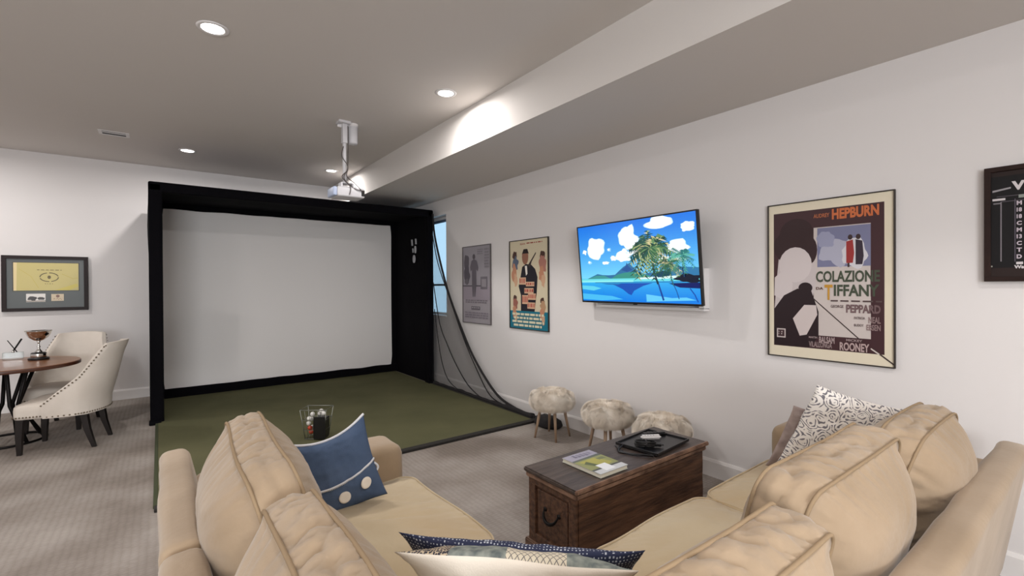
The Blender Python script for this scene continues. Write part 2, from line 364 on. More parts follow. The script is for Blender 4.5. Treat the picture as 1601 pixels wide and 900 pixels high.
w2 = thing('added_window', 'x', 'window', (-2.1, YF, 1.0)); del w2['label']; del w2['category']; w2['kind'] = 'structure'  # unseen window, added to house the fill light
mk('window_frame', join(box(-3.7, -.5, YF, YF+.03, .96, 1.0), box(-3.7, -.5, YF, YF+.03, 2.5, 2.54), box(-3.7, -3.65, YF, YF+.03, 1.0, 2.5), box(-.55, -.5, YF, YF+.03, 1.0, 2.5)), m_trim, w2, True)
mk('pane', box(-3.65, -.55, YF+.002, YF+.008, 1.0, 2.5), mat('added_pane', (200, 215, 230), .3), w2, True)
dl = bpy.data.lights.new('fill_light', 'AREA'); dl.shape = 'RECTANGLE'; dl.size = 3.1; dl.size_y = 1.45; dl.energy = FILL_W; dl.color = (.93, .97, 1.0)
do = bpy.data.objects.new('fill_light', dl); C.objects.link(do); do.location = (-2.1, YF+.05, 1.75); do.rotation_euler = (math.radians(90), 0, 0)  # added fill behind the camera, brightening the screen and walls

# ---------------------------------------------------------------- can lights
m_bulb = mat('lamp_lens', (255, 255, 255), .5, emit=(255, 250, 242), estr=6)
def make_can(label):
    t = thing('ceiling_light', label, 'ceiling light', (0, 0, ZC), 0, 'recessed ceiling lights')
    prof = [(.067, -.004), (.073, -.008), (.090, -.006), (.094, 0), (.067, 0)]
    mk('trim_ring', lathe(prof+[(.067, -.004)], 40), m_white, t, smooth=True)
    mk('lens', lathe([(.0001, -.0045), (.03, -.005), (.0665, -.004)], 40), m_bulb, t, smooth=True)
    l = bpy.data.lights.new('can_lamp', 'AREA'); l.shape = 'DISK'; l.size = .13; l.energy = CAN_W; l.color = CAN_COL; l.spread = math.radians(174)
    lo = bpy.data.objects.new('can_lamp', l); C.objects.link(lo); lo.parent = t; lo.location = (0, 0, -.012)
    return t
def dup(root, loc, rotz=None, label=None):
    r = root.copy(); C.objects.link(r); r.location = loc
    if rotz is not None: r.rotation_euler = (0, 0, rotz)
    if label: r['label'] = label
    for ch in list(root.children):
        c = ch.copy(); C.objects.link(c); c.parent = r
        for g in list(ch.children):
            d = g.copy(); C.objects.link(d); d.parent = c
    return r
can_labels = {(0.29, 3.585): 'largest and nearest recessed ceiling light, at the upper left of the ceiling',
              (0.29, 6.975): 'recessed ceiling light nearest the back wall, right of the small ceiling vent',
              (2.005, 3.585): 'recessed ceiling light beside the soffit, to the right of the projector mount',
              (2.005, 6.975): 'small far recessed ceiling light just left of the projector pole'}
can0 = None
for i, (x, y) in enumerate(CAN_XY):
    lb = can_labels.get((x, y), 'added recessed ceiling light out of view, there only to light the room')
    if can0 is None: can0 = make_can(lb); can0.location = (x, y, ZC)
    else: dup(can0, (x, y, ZC), label=lb)

# ceiling vent
vt = thing('ceiling_vent', 'small white rectangular air vent in the ceiling at the left', 'vent', (-.38, 6.67, ZC))
g = join(box(-.13, .13, -.09, -.065, -.004, 0, .001), box(-.13, .13, .065, .09, -.004, 0, .001), box(-.13, -.10, -.065, .065, -.004, 0, .001), box(.10, .13, -.065, .065, -.004, 0, .001))
mk('frame', g, m_white, vt); mk('duct_shade_plate', box(-.10, .10, -.065, .065, -.0012, 0), m_dark, vt)  # flat dark plate: shade inside the duct is put into its colour
for y in (-.04, -.01):
    mk('louvre', box(-.10, .10, y, y+.014, -.0035, -.0013), m_white, vt)

# ---------------------------------------------------------------- cushions and pillows
def rrect(W, H, r, n=160):
    """rounded rectangle outline, evenly sampled, centred"""
    P = []; hx, hy = W/2, H/2
    cs = [(hx-r, hy-r, 0), (-hx+r, hy-r, 90), (-hx+r, -hy+r, 180), (hx-r, -hy+r, 270)]
    for cx, cy, a0 in cs:
        for k in range(9): a = math.radians(a0+k*90/8); P.append(Vector((cx+r*math.cos(a), cy+r*math.sin(a))))
    return resample(P, n)
def resample(P, n):
    k = len(P); L_ = [(P[(i+1) % k]-P[i]).length for i in range(k)]; T = sum(L_); out = []; i = 0; acc = 0
    for j in range(n):
        d = T*j/n
        while acc+L_[i] < d: acc += L_[i]; i += 1
        t = (d-acc)/max(L_[i], 1e-9); out.append(P[i].lerp(P[(i+1) % k], t))
    return out
def nz(x, y=0, z=0): return noise.noise(Vector((x, y, z)))
def cushion(name, O, U, V, W, H, T, cf, cb, seed, m, parent, wr=.010, outline=None, bulge=.012, rc=.07, sag=0.0, piping=True, gather=1.0, nrad=20, pm=None):
    pm = pm or m_pipe
    """box cushion: O centre, U along, V up, N = U x V front"""
    U = Vector(U).normalized(); V = Vector(V).normalized(); Nn = U.cross(V).normalized(); V = Nn.cross(U)
    if Nn is None: pass
    n = 200; out = outline or rrect(W, H, rc, n)
    if outline: out = resample([Vector(p) for p in outline], n)
    per = sum((out[i]-out[i-1]).length for i in range(n))
    cen = sum(out, Vector((0, 0)))/n
    nor = []
    for i in range(n):
        d = (out[(i+1) % n]-out[i-1]).normalized(); nor.append(Vector((d.y, -d.x)))
    Vv = []; F = []
    rings = []
    rad = [1-(1-k/nrad)**1.0 for k in range(1, nrad+1)]
    def base(u, v):
        lo = .012*nz(u*3+seed, v*3, seed*.7)+.006*nz(u*8, v*8+seed, 2.1)
        return lo
    def P3(p2, w):
        x, y = p2
        dz = -sag*(1-min(1, abs(2*x/W))**2)*max(0, y/(H/2)) if sag else 0
        q = O+U*x+V*(y+dz)+Nn*w
        jt = Vector((nz(x*2.2+seed*5, y*2.2, w*2), nz(x*2.2, y*2.2+seed*3, 4+w*2), nz(x*2.2, y*2.2, 9+seed+w*2)))
        return q+jt*.018
    def vly(a, b, c):   # sharp creases where the noise crosses zero
        q = max(0.0, 1-abs(nz(a, b, c))*3.4); return -q*q
    def face(r, i, sgn, crown):
        p = cen+(out[i]-cen)*r; uu = min(1, abs(2*p.x/W)); vv = min(1, abs(2*p.y/H))
        c = (1-uu**2.6)*(1-vv**2.6); c = max(c, 0)**.75*(1-r**8)
        s = i/n*per
        wrk = wr*gather*math.exp(-(1-r)/.16)*(1-math.exp(-(1-r)/.02))*(.5*nz(s*22+seed*9, sgn*3, r*1.5)+.75*vly(s*15+seed*9, sgn*3+r*2.2, seed)+.4*vly(s*34, sgn*5+r*4, seed))*1.5
        crease = (.005*nz(p.x*9+p.y*3+seed, p.y*14, seed)+.004*vly(p.x*3+seed, p.y*9+p.x*4, seed))*(1-r**4)
        return P3(p, sgn*(T/2+crown*c+wrk+crease+abs(0)*0))
    # front centre
    for sgn, crown in ((1, cf), (-1, cb)):
        start = len(Vv); Vv.append(face(0, 0, sgn, crown))
        for k, r in enumerate(rad):
            for i in range(n): Vv.append(face(r, i, sgn, crown))
        for i in range(n):
            f = (start, start+1+i, start+1+(i+1) % n); F.append(f if sgn > 0 else f[::-1])
        for k in range(len(rad)-1):
            for i in range(n):
                a = start+1+k*n+i; b = start+1+k*n+(i+1) % n; f = (a, a+n, b+n, b); F.append(f if sgn > 0 else f[::-1])
        rings.append(start+1+(len(rad)-1)*n)
    # band
    nb = 8; prev = rings[0]; 
    for k in range(1, nb):
        t = 1-2*k/nb; st_ = len(Vv)
        for i in range(n):
            s = i/n*per; gth = (.45*nz(s*13+seed*7, t*.8, 3)+.8*vly(s*11+seed*3+t*.5, t*.7, 3)+.45*vly(s*27, t*1.1+5, seed))*wr*1.25*gather
            q = out[i]+nor[i]*(bulge*(1-t*t)+gth*(1-t**4))
            Vv.append(P3(q, t*T/2))
        for i in range(n): F.append((prev+i, st_+i, st_+(i+1) % n, prev+(i+1) % n))
        prev = st_
    for i in range(n): F.append((prev+i, rings[1]+i, rings[1]+(i+1) % n, prev+(i+1) % n))
    if (Nn.dot(U.cross(V)) < 0): F = [f[::-1] for f in F]
    o = mk(name, (Vv, F), m, parent, True, smooth=True)
    if piping:
        g = []
        for rg in rings:
            pts = [Vv[rg+i] for i in range(n)]
            g.append(tube(pts, .0055, 6, closed=True))
        mk('piping', join(*g), pm, o, True, smooth=True)
    return o
def pillow(name, O, U, V, W, H, T, mf, mb, label, cat, seed, group=None, pinch=.06, sagtop=.02, droop=None):
    U = Vector(U).normalized(); V = Vector(V).normalized(); Nn = U.cross(V).normalized(); V = Nn.cross(U).normalized()
    n = 56; VV = []; F = []; mi = []; uvs = []
    def P(a, b, sg):
        ea = 1-pinch*(1-a*a)*abs(b)**2.0*0; 
        x = a*W/2*(1-pinch*(1-b*b)*abs(a)**3*1.2); y = b*H/2*(1-pinch*(1-a*a)*abs(b)**3*1.2)
        if b > 0: y -= sagtop*(1-a*a)*b**2
        c = max(0, (1-abs(a)**2.3)*(1-abs(b)**2.3))**.62
        wgt = 1-abs(a)**6
        w = sg*T/2*c+.009*c*(nz(a*3+seed, b*3, sg)+.6*nz(a*7, b*7+seed, sg))+.012*nz(a*1.4+seed*2, b*1.4, 5)
        if droop: y -= droop*abs(a)*b if b > 0 else 0
        return O+U*x+V*y+Nn*w
    idx = {}
    for sg in (1, -1):
        for i in range(n+1):
            for j in range(n+1):
                a = -1+2*i/n; b = -1+2*j/n; ed = i in (0, n) or j in (0, n)
                if sg == -1 and ed: idx[(sg, i, j)] = idx[(1, i, j)]; continue
                idx[(sg, i, j)] = len(VV); VV.append(P(a, b, sg)); uvs.append((i/n, j/n))
    for sg in (1, -1):
        for i in range(n):
            for j in range(n):
                f = (idx[(sg, i, j)], idx[(sg, i+1, j)], idx[(sg, i+1, j+1)], idx[(sg, i, j+1)])
                F.append(f if sg > 0 else f[::-1]); mi.append(0 if sg > 0 else 1)
    o = mk(name, (VV, F), [mf, mb], None, smooth=True, mi=mi)
    ul = o.data.uv_layers.new(name='UVMap')
    for lp in o.data.loops: ul.data[lp.index].uv = (uvs[lp.vertex_index][0]*W/.5, uvs[lp.vertex_index][1]*H/.5)
    tag(o, label, cat, group)
    edge = [VV[idx[(1, i, 0)]] for i in range(n)]+[VV[idx[(1, n, j)]] for j in range(n)]+[VV[idx[(1, n-i, n)]] for i in range(n)]+[VV[idx[(1, 0, n-j)]] for j in range(n)]
    def at(a, b, off=0.0):
        p = P(a, b, 1); q = (P(a+.01, b, 1)-p).cross(P(a, b+.01, 1)-p).normalized(); return p+q*off, q
    return o, edge, at

# ---------------------------------------------------------------- sectional sofa
so = thing('sectional_sofa', 'large L-shaped tan suede sectional sofa in the foreground', 'sofa', (1.2, 1.0, 0))
def bentbox(poly, a0, a1, axis, bev=.035, cuts=14, seed=0, amp=.006):
    """prism with bevelled edges and a slightly lumpy surface"""
    g = prism(poly, a0, a1, axis); bm = bmesh.new(); vs = [bm.verts.new(v) for v in g[0]]
    for f in g[1]: bm.faces.new([vs[i] for i in f])
    bmesh.ops.recalc_face_normals(bm, faces=bm.faces)
    bmesh.ops.bevel(bm, geom=bm.edges[:], offset=bev, segments=4, affect='EDGES', profile=.5, clamp_overlap=True)
    L_ = abs(a1-a0); ax = {'x': 0, 'y': 1, 'z': 2}[axis]
    for k in range(1, cuts):
        no = Vector((0, 0, 0)); no[ax] = 1; co = Vector((0, 0, 0)); co[ax] = min(a0, a1)+L_*k/cuts
        bmesh.ops.bisect_plane(bm, geom=bm.verts[:]+bm.edges[:]+bm.faces[:], plane_co=co, plane_no=no)
    bm.normal_update()
    for v in bm.verts:
        c = v.co; v.co = c+v.normal*amp*(nz(c.x*5+seed, c.y*5, c.z*5)+.5*nz(c.x*14, c.y*14+seed, c.z*14))
    g = bmgeo(bm); bm.free(); return g
# left run (along y): back, arm, base
BT = .745
backL = [(.01, .10), (-.008, BT), (.10, BT+.004), (.19, .34), (.19, .10)]
mk('back_panel', bentbox(backL, 1.655, 2.69, 'y', seed=1), m_sofa, so, True, smooth=True)
mk('back_panel', bentbox(backL, .32, 1.65, 'y', seed=2), m_sofa, so, True, smooth=True)
backR = [(.36, .10), (.262, BT), (.375, BT+.004), (.46, .34), (.46, .10)]
mk('back_panel', bentbox(backR, -.01, 1.30, 'x', seed=3), m_sofa, so, True, smooth=True)
mk('back_panel', bentbox(backR, 1.305, 3.24, 'x', seed=4), m_sofa, so, True, smooth=True)
def arm(x0, x1, y0, y1, z1, seed):
    bm = bmesh.new(); g = box(x0, x1, y0, y1, .10, z1); vs = [bm.verts.new(v) for v in g[0]]
    for f in g[1]: bm.faces.new([vs[i] for i in f])
    bmesh.ops.bevel(bm, geom=bm.edges[:], offset=.055, segments=6, affect='EDGES', profile=.5)
    bmesh.ops.subdivide_edges(bm, edges=[e for e in bm.edges if e.calc_length() > .15], cuts=6, use_grid_fill=True)
    bm.normal_update()
    for v in bm.verts:
        c = v.co; v.co = c+v.normal*.006*nz(c.x*5+seed, c.y*5, c.z*5)
    g = bmgeo(bm); bm.free(); return g
mk('arm', arm(.12, 1.09, 2.44, 2.72, .615, 1), m_sofa, so, True, smooth=True)
mk('arm', arm(2.985, 3.26, .36, 1.33, .635, 2), m_sofa, so, True, smooth=True)
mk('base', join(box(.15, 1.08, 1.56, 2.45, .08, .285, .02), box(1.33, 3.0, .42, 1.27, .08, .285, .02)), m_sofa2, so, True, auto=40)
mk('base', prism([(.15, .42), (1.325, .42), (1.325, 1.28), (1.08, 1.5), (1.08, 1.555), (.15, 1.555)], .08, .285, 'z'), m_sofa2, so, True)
for x, y in ((.05, 2.62), (1.0, 2.62), (.05, 1.7), (3.16, .42), (3.16, 1.2), (1.4, .42), (1.4, 1.18), (.98, 1.42), (2.2, 1.18)):
    mk('leg', box(x-.03, x+.03, y-.03, y+.03, 0, .11, .005), m_leg, so, True)
# seat cushions, laid flat: U, V in plan, N up
Z1 = .37
def seat(x0, x1, y0, y1, seed, outline=None):
    c = Vector(((x0+x1)/2, (y0+y1)/2, Z1))
    out = [(p[0]-c.x, p[1]-c.y) for p in outline] if outline else None
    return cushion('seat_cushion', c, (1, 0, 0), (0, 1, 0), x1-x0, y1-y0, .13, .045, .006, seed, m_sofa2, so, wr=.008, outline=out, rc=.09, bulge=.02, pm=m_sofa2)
def smooth_poly(P, it=3):
    P = [Vector(p) for p in P]
    for _ in range(it):
        Q = []
        for i in range(len(P)):
            a = P[i]; b = P[(i+1) % len(P)]; Q += [a.lerp(b, .2), a.lerp(b, .8)]
        P = Q
    return P
seat(.16, 1.12, 1.56, 2.44, 3)
seat(1.345, 2.175, .45, 1.30, 4)
seat(2.18, 2.985, .45, 1.30, 5)
seat(.16, 1.34, .45, 1.55, 6, smooth_poly([(.16, .45), (1.335, .45), (1.335, 1.31), (1.09, 1.50), (1.09, 1.55), (.16, 1.55)]))
# back cushions
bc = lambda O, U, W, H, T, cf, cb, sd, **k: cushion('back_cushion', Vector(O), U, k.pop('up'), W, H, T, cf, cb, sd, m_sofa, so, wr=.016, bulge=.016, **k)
# left run: front faces +x.  U = +y?  N = U x V : U=(0,1,0), V=(0,0,1) -> N=(1,0,0)
bc((.300, 1.80, .714), (0, 1, .0), .90, .54, .115, .10, .155, 11, up=(-.20, 0, 1), rc=.16)
bc((.300, 1.00, .703), (0, 1, .0), .72, .54, .115, .10, .155, 12, up=(-.20, 0, 1), rc=.12)
# right run: front faces +y. U=(-1,0,0), V=(0,0,1) -> N = (0,1,0)
bc((2.50, .565, .685), (-1, 0, 0), .76, .54, .115, .10, .135, 13, up=(0, -.20, 1), rc=.16)
bc((1.70, .60, .705), (-1, .0, 0), .79, .54, .13, .10, .14, 14, up=(0, -.20, 1), rc=.075)
bc((.870, .505, .700), (-1, 0, 0), .66, .54, .12, .11, .12, 15, up=(0, -.20, 1), rc=.055)

# ---------------------------------------------------------------- pillows
# denim pillow against the far arm
o, edge, at = pillow('denim_pillow', Vector((.650, 2.24, .640)), (.93, -.12, .22), (-.12, .30, 1), .385, .40, .15, m_denim, m_denim,
    'blue denim pillow with white stitched flap and two white buttons on the sofa', 'pillow', 21, pinch=.07, sagtop=.045)
def whip(pts, r=.0045): return tube(pts, r, 6)
top = [at(-1+2*i/40, .985, .002)[0] for i in range(41)]
mk('stitched_trim', tube([p+Vector((0, 0, .002)) for p in top], .006, 6), m_stitch, o, True, smooth=True)
fl = [(-.96+1.92*i/60, -.20-.16*math.sin(math.pi*i/60)+.12*(i/60)) for i in range(61)]
g = [tube([at(a, b, .006)[0] for a, b in fl], .0045, 6)]
for a, b in fl:
    p, q = at(a, b+.02, .005); p2, _ = at(a, b-.035, .005); g.append(tube([p, p2], .0022, 4))
for i in range(22):
    p, q = at(-.97, -.25+i*.055, .004); p2, _ = at(-1.0, -.25+i*.055, .0); g.append(tube([p, p2+(p2-p)*.6], .0022, 4))
mk('stitched_trim', join(*g), m_stitch, o, True, smooth=True)
for a, b in ((.02, -.62), (.55, -.50)):
    p, q = at(a, b, .004); rot = Vector((0, 0, 1)).rotation_difference(q).to_matrix().to_4x4(); rot.translation = p
    bt = mk('button', xf(lathe([(.0001, .006), (.012, .0065), (.021, .008), (.026, .006), (.027, .002), (.024, -.002)], 28), rot), m_cream, o, True, smooth=True)
pr, q = at(.97, -.12, 0); 
mk('side_loop', tube([pr+Vector((.004+.018*math.sin(t*math.pi), -.004, -.012-.05*t)) for t in [i/12 for i in range(13)]], .005, 6), m_stitch, o, True, smooth=True)

# corner pillows
o, edge, at = pillow('patchwork_pillow', Vector((.835, 1.08, .640)), (-.70, .70, .0), (-.46, -.46, .66), .66, .36, .12, m_patch, m_cream,
    'cream-backed pillow with grey and cream patchwork front, nearest the bottom edge', 'pillow', 22, pinch=.05, sagtop=.0)
o, edge, at = pillow('woven_pillow', Vector((.930, 1.180, .585)), (-.70, .705, .0), (-.40, -.40, .70), .74, .40, .09, m_woven, m_woven,
    'navy and white woven pillow in the sofa corner behind the patchwork pillow', 'pillow', 23, pinch=.06, sagtop=.05)
# pillows at the right arm
o, edge, at = pillow('damask_pillow', Vector((2.715, .86, .735)), (.348, -.245, -.12), (.03, -.17, .39), .48, .46, .16, m_damask, m_damask,
    'grey and white scroll-print pillow at the right end of the sofa', 'pillow', 24, pinch=.06, sagtop=.0)
o, edge, at = pillow('taupe_pillow', Vector((2.79, .99, .645)), (.348, -.245, -.10), (.03, -.17, .39), .44, .38, .11, m_taupe, m_taupe,
    'muted taupe pillow tucked between the scroll-print pillow and the sofa arm', 'pillow', 25, pinch=.06, sagtop=.0)

# ---------------------------------------------------------------- wooden trunk
tr = thing('wooden_trunk', 'dark stained antique wooden trunk used as a coffee table', 'trunk', (2.27, 1.88, 0))
TX0, TX1, TY0, TY1, TZ = 1.66, 2.88, 1.67, 2.09, .462
def rough_box(x0, x1, y0, y1, z0, z1, bev, seed, amp=.003, cuts=10):
    bm = bmesh.new(); g = box(x0, x1, y0, y1, z0, z1); vs = [bm.verts.new(v) for v in g[0]]
    for f in g[1]: bm.faces.new([vs[i] for i in f])
    bmesh.ops.bevel(bm, geom=bm.edges[:], offset=bev, segments=2, affect='EDGES')
    bmesh.ops.subdivide_edges(bm, edges=[e for e in bm.edges if e.calc_length() > .25], cuts=cuts, use_grid_fill=True)
    bm.normal_update()
    for v in bm.verts: c = v.co; v.co = c+v.normal*amp*(nz(c.x*9+seed, c.y*9, c.z*9)+.5*nz(c.x*30, c.y*30, c.z*30+seed))
    g = bmgeo(bm); bm.free(); return g
mk('body', rough_box(TX0+.035, TX1-.02, TY0+.02, TY1-.02, .05, TZ-.03, .006, 2, .002), m_wood, tr, True, auto=50)
lid = mk('lid', rough_box(TX0, TX1, TY0-.004, TY1+.004, TZ-.026, TZ, .007, 3, .003), m_woodtop, tr, True, auto=50)
mk('lid_moulding', join(rough_box(TX0+.012, TX1-.008, TY0+.004, TY0+.022, TZ-.055, TZ-.024, .006, 4, .003), rough_box(TX0+.01, TX0+.036, TY0+.004, TY1-.004, TZ-.055, TZ-.024, .006, 5, .003)), m_woodedge, lid, True, auto=50)
# worn front lip
mk('worn_edge', rough_box(TX0-.002, TX1+.002, TY0-.009, TY0+.010, TZ-.022, TZ+.0015, .005, 6, .004), m_woodedge, lid, True, auto=50)
xe = TX0+.035
mk('end_panel_frame', join(box(xe-.014, xe+.002, TY0+.02, TY0+.075, .05, TZ-.05, .003), box(xe-.014, xe+.002, TY1-.075, TY1-.02, .05, TZ-.05, .003), box(xe-.0135, xe+.002, TY0+.07, TY1-.07, TZ-.09, TZ-.05, .003), box(xe-.0135, xe+.002, TY0+.07, TY1-.07, .05, .10, .003)), m_wood, tr, True)
mk('end_panel', box(xe-.006, xe+.002, TY0+.09, TY1-.09, .115, TZ-.105, .003), m_wood, tr, True)
hc = Vector((xe-.012, (TY0+TY1)/2-.0, .245))
hp = [hc+Vector((-.022*math.sin(math.pi*t)-.004, .055*math.cos(math.pi*t), -.05*math.sin(math.pi*t)+.02)) for t in [i/16 for i in range(17)]]
hd = mk('handle', tube(hp, [.004+.006*math.sin(math.pi*i/16) for i in range(17)], 8), m_iron, tr, True, smooth=True)
for s in (0, -1):
    p = hp[s]; mk('handle_mount', xf(lathe([(.0001, 0), (.014, 0), (.012, .008), (.0001, .012)], 16), Matrix.Translation(p+Vector((.014, 0, 0))) @ Matrix.Rotation(-math.pi/2, 4, 'Y')), m_iron, tr, True, smooth=True)
mk('plinth', join(rough_box(TX0+.01, TX1-.005, TY0, TY0+.03, .0, .055, .006, 8, .003), rough_box(TX0+.005, TX0+.04, TY0, TY1, .0, .055, .006, 9, .003), rough_box(TX0+.01, TX1-.005, TY1-.03, TY1, .0, .055, .006, 8, .003), rough_box(TX1-.04, TX1-.0, TY0, TY1, .0, .055, .006, 9, .003)), m_woodedge, tr, True, auto=50)

# book / magazine on the trunk
bk = Flat(.30, .225)
bk.rect(0, 0, 1, 1, (150, 148, 160)); bk.rect(0, .0, .30, 1, (168, 164, 180)); bk.poly([(.24, 0), (.36, 0), (.36, 1), (.27, 1)], (98, 104, 96))
bk.poly([(.33, 0), (.78, 0), (.80, 1), (.33, 1)], (150, 152, 96)); bk.poly([(.36, .35), (.7, .12), (.76, .4), (.5, .8), (.38, .9)], (178, 172, 84))
bk.poly([(.42, .7), (.72, .55), (.74, .66), (.5, .86)], (96, 104, 62)); bk.poly([(.4, .1), (.5, .05), (.5, .3), (.42, .34)], (120, 126, 86))
bk.rect(.78, 0, .84, 1, (84, 84, 76)); bk.rect(.84, 0, 1, 1, (206, 208, 210)); bk.rect(.66, .36, .94, .70, (240, 242, 244)); bk.bars(.06, .15, .2, .8, 5, (120, 116, 140), 4)
bt = thing('magazine', 'magazine with green and white cover lying on the trunk', 'magazine', (1.985, 1.845, TZ+.004), math.radians(8))
# cover lies flat: local x -> +x, v down -> -y
R0 = Matrix(((0, 0, -1, 0), (1, 0, 0, 0), (0, 1, 0, 0), (0, 0, 0, 1)))
mk('pages', box(-.109, .109, -.147, .147, .001, .019, .002), mat('paper_pages', (226, 222, 206), .8), bt)
Rb = Matrix(((1, 0, 0, 0), (0, 0, 1, 0), (0, 1, 0, .0215), (0, 0, 0, 1)))
Rz = Matrix.Rotation(-math.pi/2, 4, 'Z')
mk('cover', xf(bk.geo(), Rz @ Rb), m_art, bt, cols=bk.c)
mk('cover_board', join(box(-.1125, .1125, -.15, .15, .019, .0212, .0005), box(-.1125, .1125, -.15, .15, -.0005, .001, .0003)), mat('cover_card', (206, 208, 196), .5), bt)
bt.rotation_euler = (0, 0, math.radians(0))

# tray with remotes and a camera strap bundle
ty = thing('black_tray', 'black rectangular tray lying askew on the trunk', 'tray', (2.55, 1.86, TZ+.0015), math.radians(6))
g = join(box(-.20, .20, -.15, .15, .008, .016, .003), box(-.20, .20, -.15, -.142, .012, .026, .003), box(-.20, .20, .142, .15, .012, .026, .003), box(-.20, -.192, -.142, .142, .012, .026, .003), box(.192, .20, -.142, .142, .012, .026, .003))
mk('tray_plate', g, m_blackpl, ty)
for x, y in ((-.17, -.12), (.17, -.12), (-.17, .12), (.17, .12)): mk('foot', lathe([(.012, 0), (.014, .009)], 12, (x, y, 0)), m_blackpl, ty)
def remote(name, loc, rz, l, w, h, m, label, mb):
    t = thing(name, label, 'remote control', loc, rz)
    bm = bmesh.new(); g = box(-l/2, l/2, -w/2, w/2, 0, h); vs = [bm.verts.new(v) for v in g[0]]
    for f in g[1]: bm.faces.new([vs[i] for i in f])
    bmesh.ops.bevel(bm, geom=bm.edges[:], offset=min(h, w)*.42, segments=5, affect='EDGES'); g = bmgeo(bm); bm.free()
    mk('body', g, m, t, auto=60)
    for i in range(4):
        for j in range(2): mk('button', lathe([(.0001, .0015), (.0035, .0013), (.0045, 0)], 10, (-l*.3+i*l*.14, (j-.5)*w*.4, h-.0003)), mb, t, smooth=True)
    return t
m_greybtn = mat('grey_buttons', (150, 150, 152), .5)
remote('remote_control', (2.585, 1.90, TZ+.0185), math.radians(-32), .135, .042, .026, m_white, 'white remote control resting on the black tray', m_greybtn)
remote('remote_control', (2.665, 1.935, TZ+.0185), math.radians(-25), .17, .045, .020, m_blackpl, 'long black remote control at the far edge of the tray', m_iron)
bd = thing('bundled_cable', 'bundled black cable lying at the near left of the black tray', 'cable', (2.43, 1.83, TZ+.0175), math.radians(-42))
cp = []
for i in range(150):
    a = i*.33; cp.append(((.062+.012*nz(i*.11, 2))*math.cos(a), (.026+.008*nz(i*.13, 5))*math.sin(a), .006+.0022*i/10+.004*nz(i*.2, 9)))
mk('cable_coil', tube(bez(cp, 2), .0036, 6), m_blackpl, bd, smooth=True)
mk('cable_tie', tube([(.006*math.sin(a), .034*math.cos(a), .022+.018*math.sin(a)) for a in [2*math.pi*i/20 for i in range(20)]], .005, 6, closed=True), m_blackpl, bd, smooth=True)
mk('plug', join(box(.06, .10, -.012, .012, .006, .026, .004), box(.10, .115, -.006, -.002, .012, .018, .0005), box(.10, .115, .002, .006, .012, .018, .0005)), m_blackpl, bd)
cb = []
for k in range(3):
    cb.append(tube(bez([(2.315+.012*k, 1.97-.02*k, TZ+.009+.006*k), (2.28-.01*k, 1.90, TZ+.008), (2.275, 1.81+.01*k, TZ+.009), (2.33, 1.735-.008*k, TZ+.011+.004*k), (2.345, 1.705+.005*k, TZ+.010)], 8), .0045, 6))
tag(mk('black_strap', join(*cb), m_blackpl, None, smooth=True), 'looped black cord hanging off the near left side of the tray', 'cord')

# ---------------------------------------------------------------- faux fur stools
def fur_geo(seed, R=.205, zc=.375, hz=.085, n=30000):
    rd = random.Random(seed); V = []; F = []
    for k in range(n):
        a = rd.uniform(0, 2*math.pi); s = rd.uniform(-.75, 1); ct = math.sqrt(max(0, 1-s*s))
        p = Vector((R*(ct**.6)*math.cos(a), R*(ct**.6)*math.sin(a), zc+hz*(abs(s)**.8)*(1 if s > 0 else -1)))
        nn = Vector((math.cos(a)*ct, math.sin(a)*ct, s*1.3)).normalized()
        cl = Vector((nz(p.x*14+seed, p.y*14, p.z*14), nz(p.x*14, p.y*14+7, p.z*14+seed), nz(p.x*14+3, p.y*14, p.z*14)-.25))
        d = (nn*.8+cl*.65+Vector((0, 0, -.25))).normalized(); L_ = rd.uniform(.022, .040)
        sd = d.cross(nn)
        if sd.length < .05: sd = d.cross(Vector((1, 0, 0)))
        sd = sd.normalized()*.0011
        q = p+d*L_*.55+nn*.006; e = p+d*L_+Vector((0, 0, -.007)); b = len(V)
        V += [p-sd, p+sd, q+sd*.8, q-sd*.8, e]; F += [(b, b+1, b+2, b+3), (b+3, b+2, b+4)]
    return V, F
def make_stool(label):
    t = thing('fur_stool', label, 'stool', (0, 0, 0), 0, 'faux fur stools along the right wall')
    prof = [(.0001, .295), (.13, .292), (.185, .31), (.205, .345), (.208, .38), (.195, .42), (.16, .447), (.09, .46), (.0001, .462)]
    s = mk('seat', lathe(prof, 40), m_fur, t, smooth=True)
    mk('fur', fur_geo(3), m_fur, s)
    for k in range(4):
        a = math.pi/4+k*math.pi/2+.25
        mk('leg', tube([(.115*math.cos(a), .115*math.sin(a), .305), (.175*math.cos(a), .175*math.sin(a), 0)], [.017, .010], 12), m_stoolwood, t, smooth=True)
    return t
st0 = make_stool('leftmost cream faux fur stool, beside the end of the net'); st0.location = (3.09, 3.43, 0)
dup(st0, (3.12, 2.74, 0), 1.1, 'middle of the three cream faux fur stools against the right wall')
dup(st0, (3.13, 2.20, 0), 2.3, 'rightmost cream faux fur stool, half hidden behind the trunk')

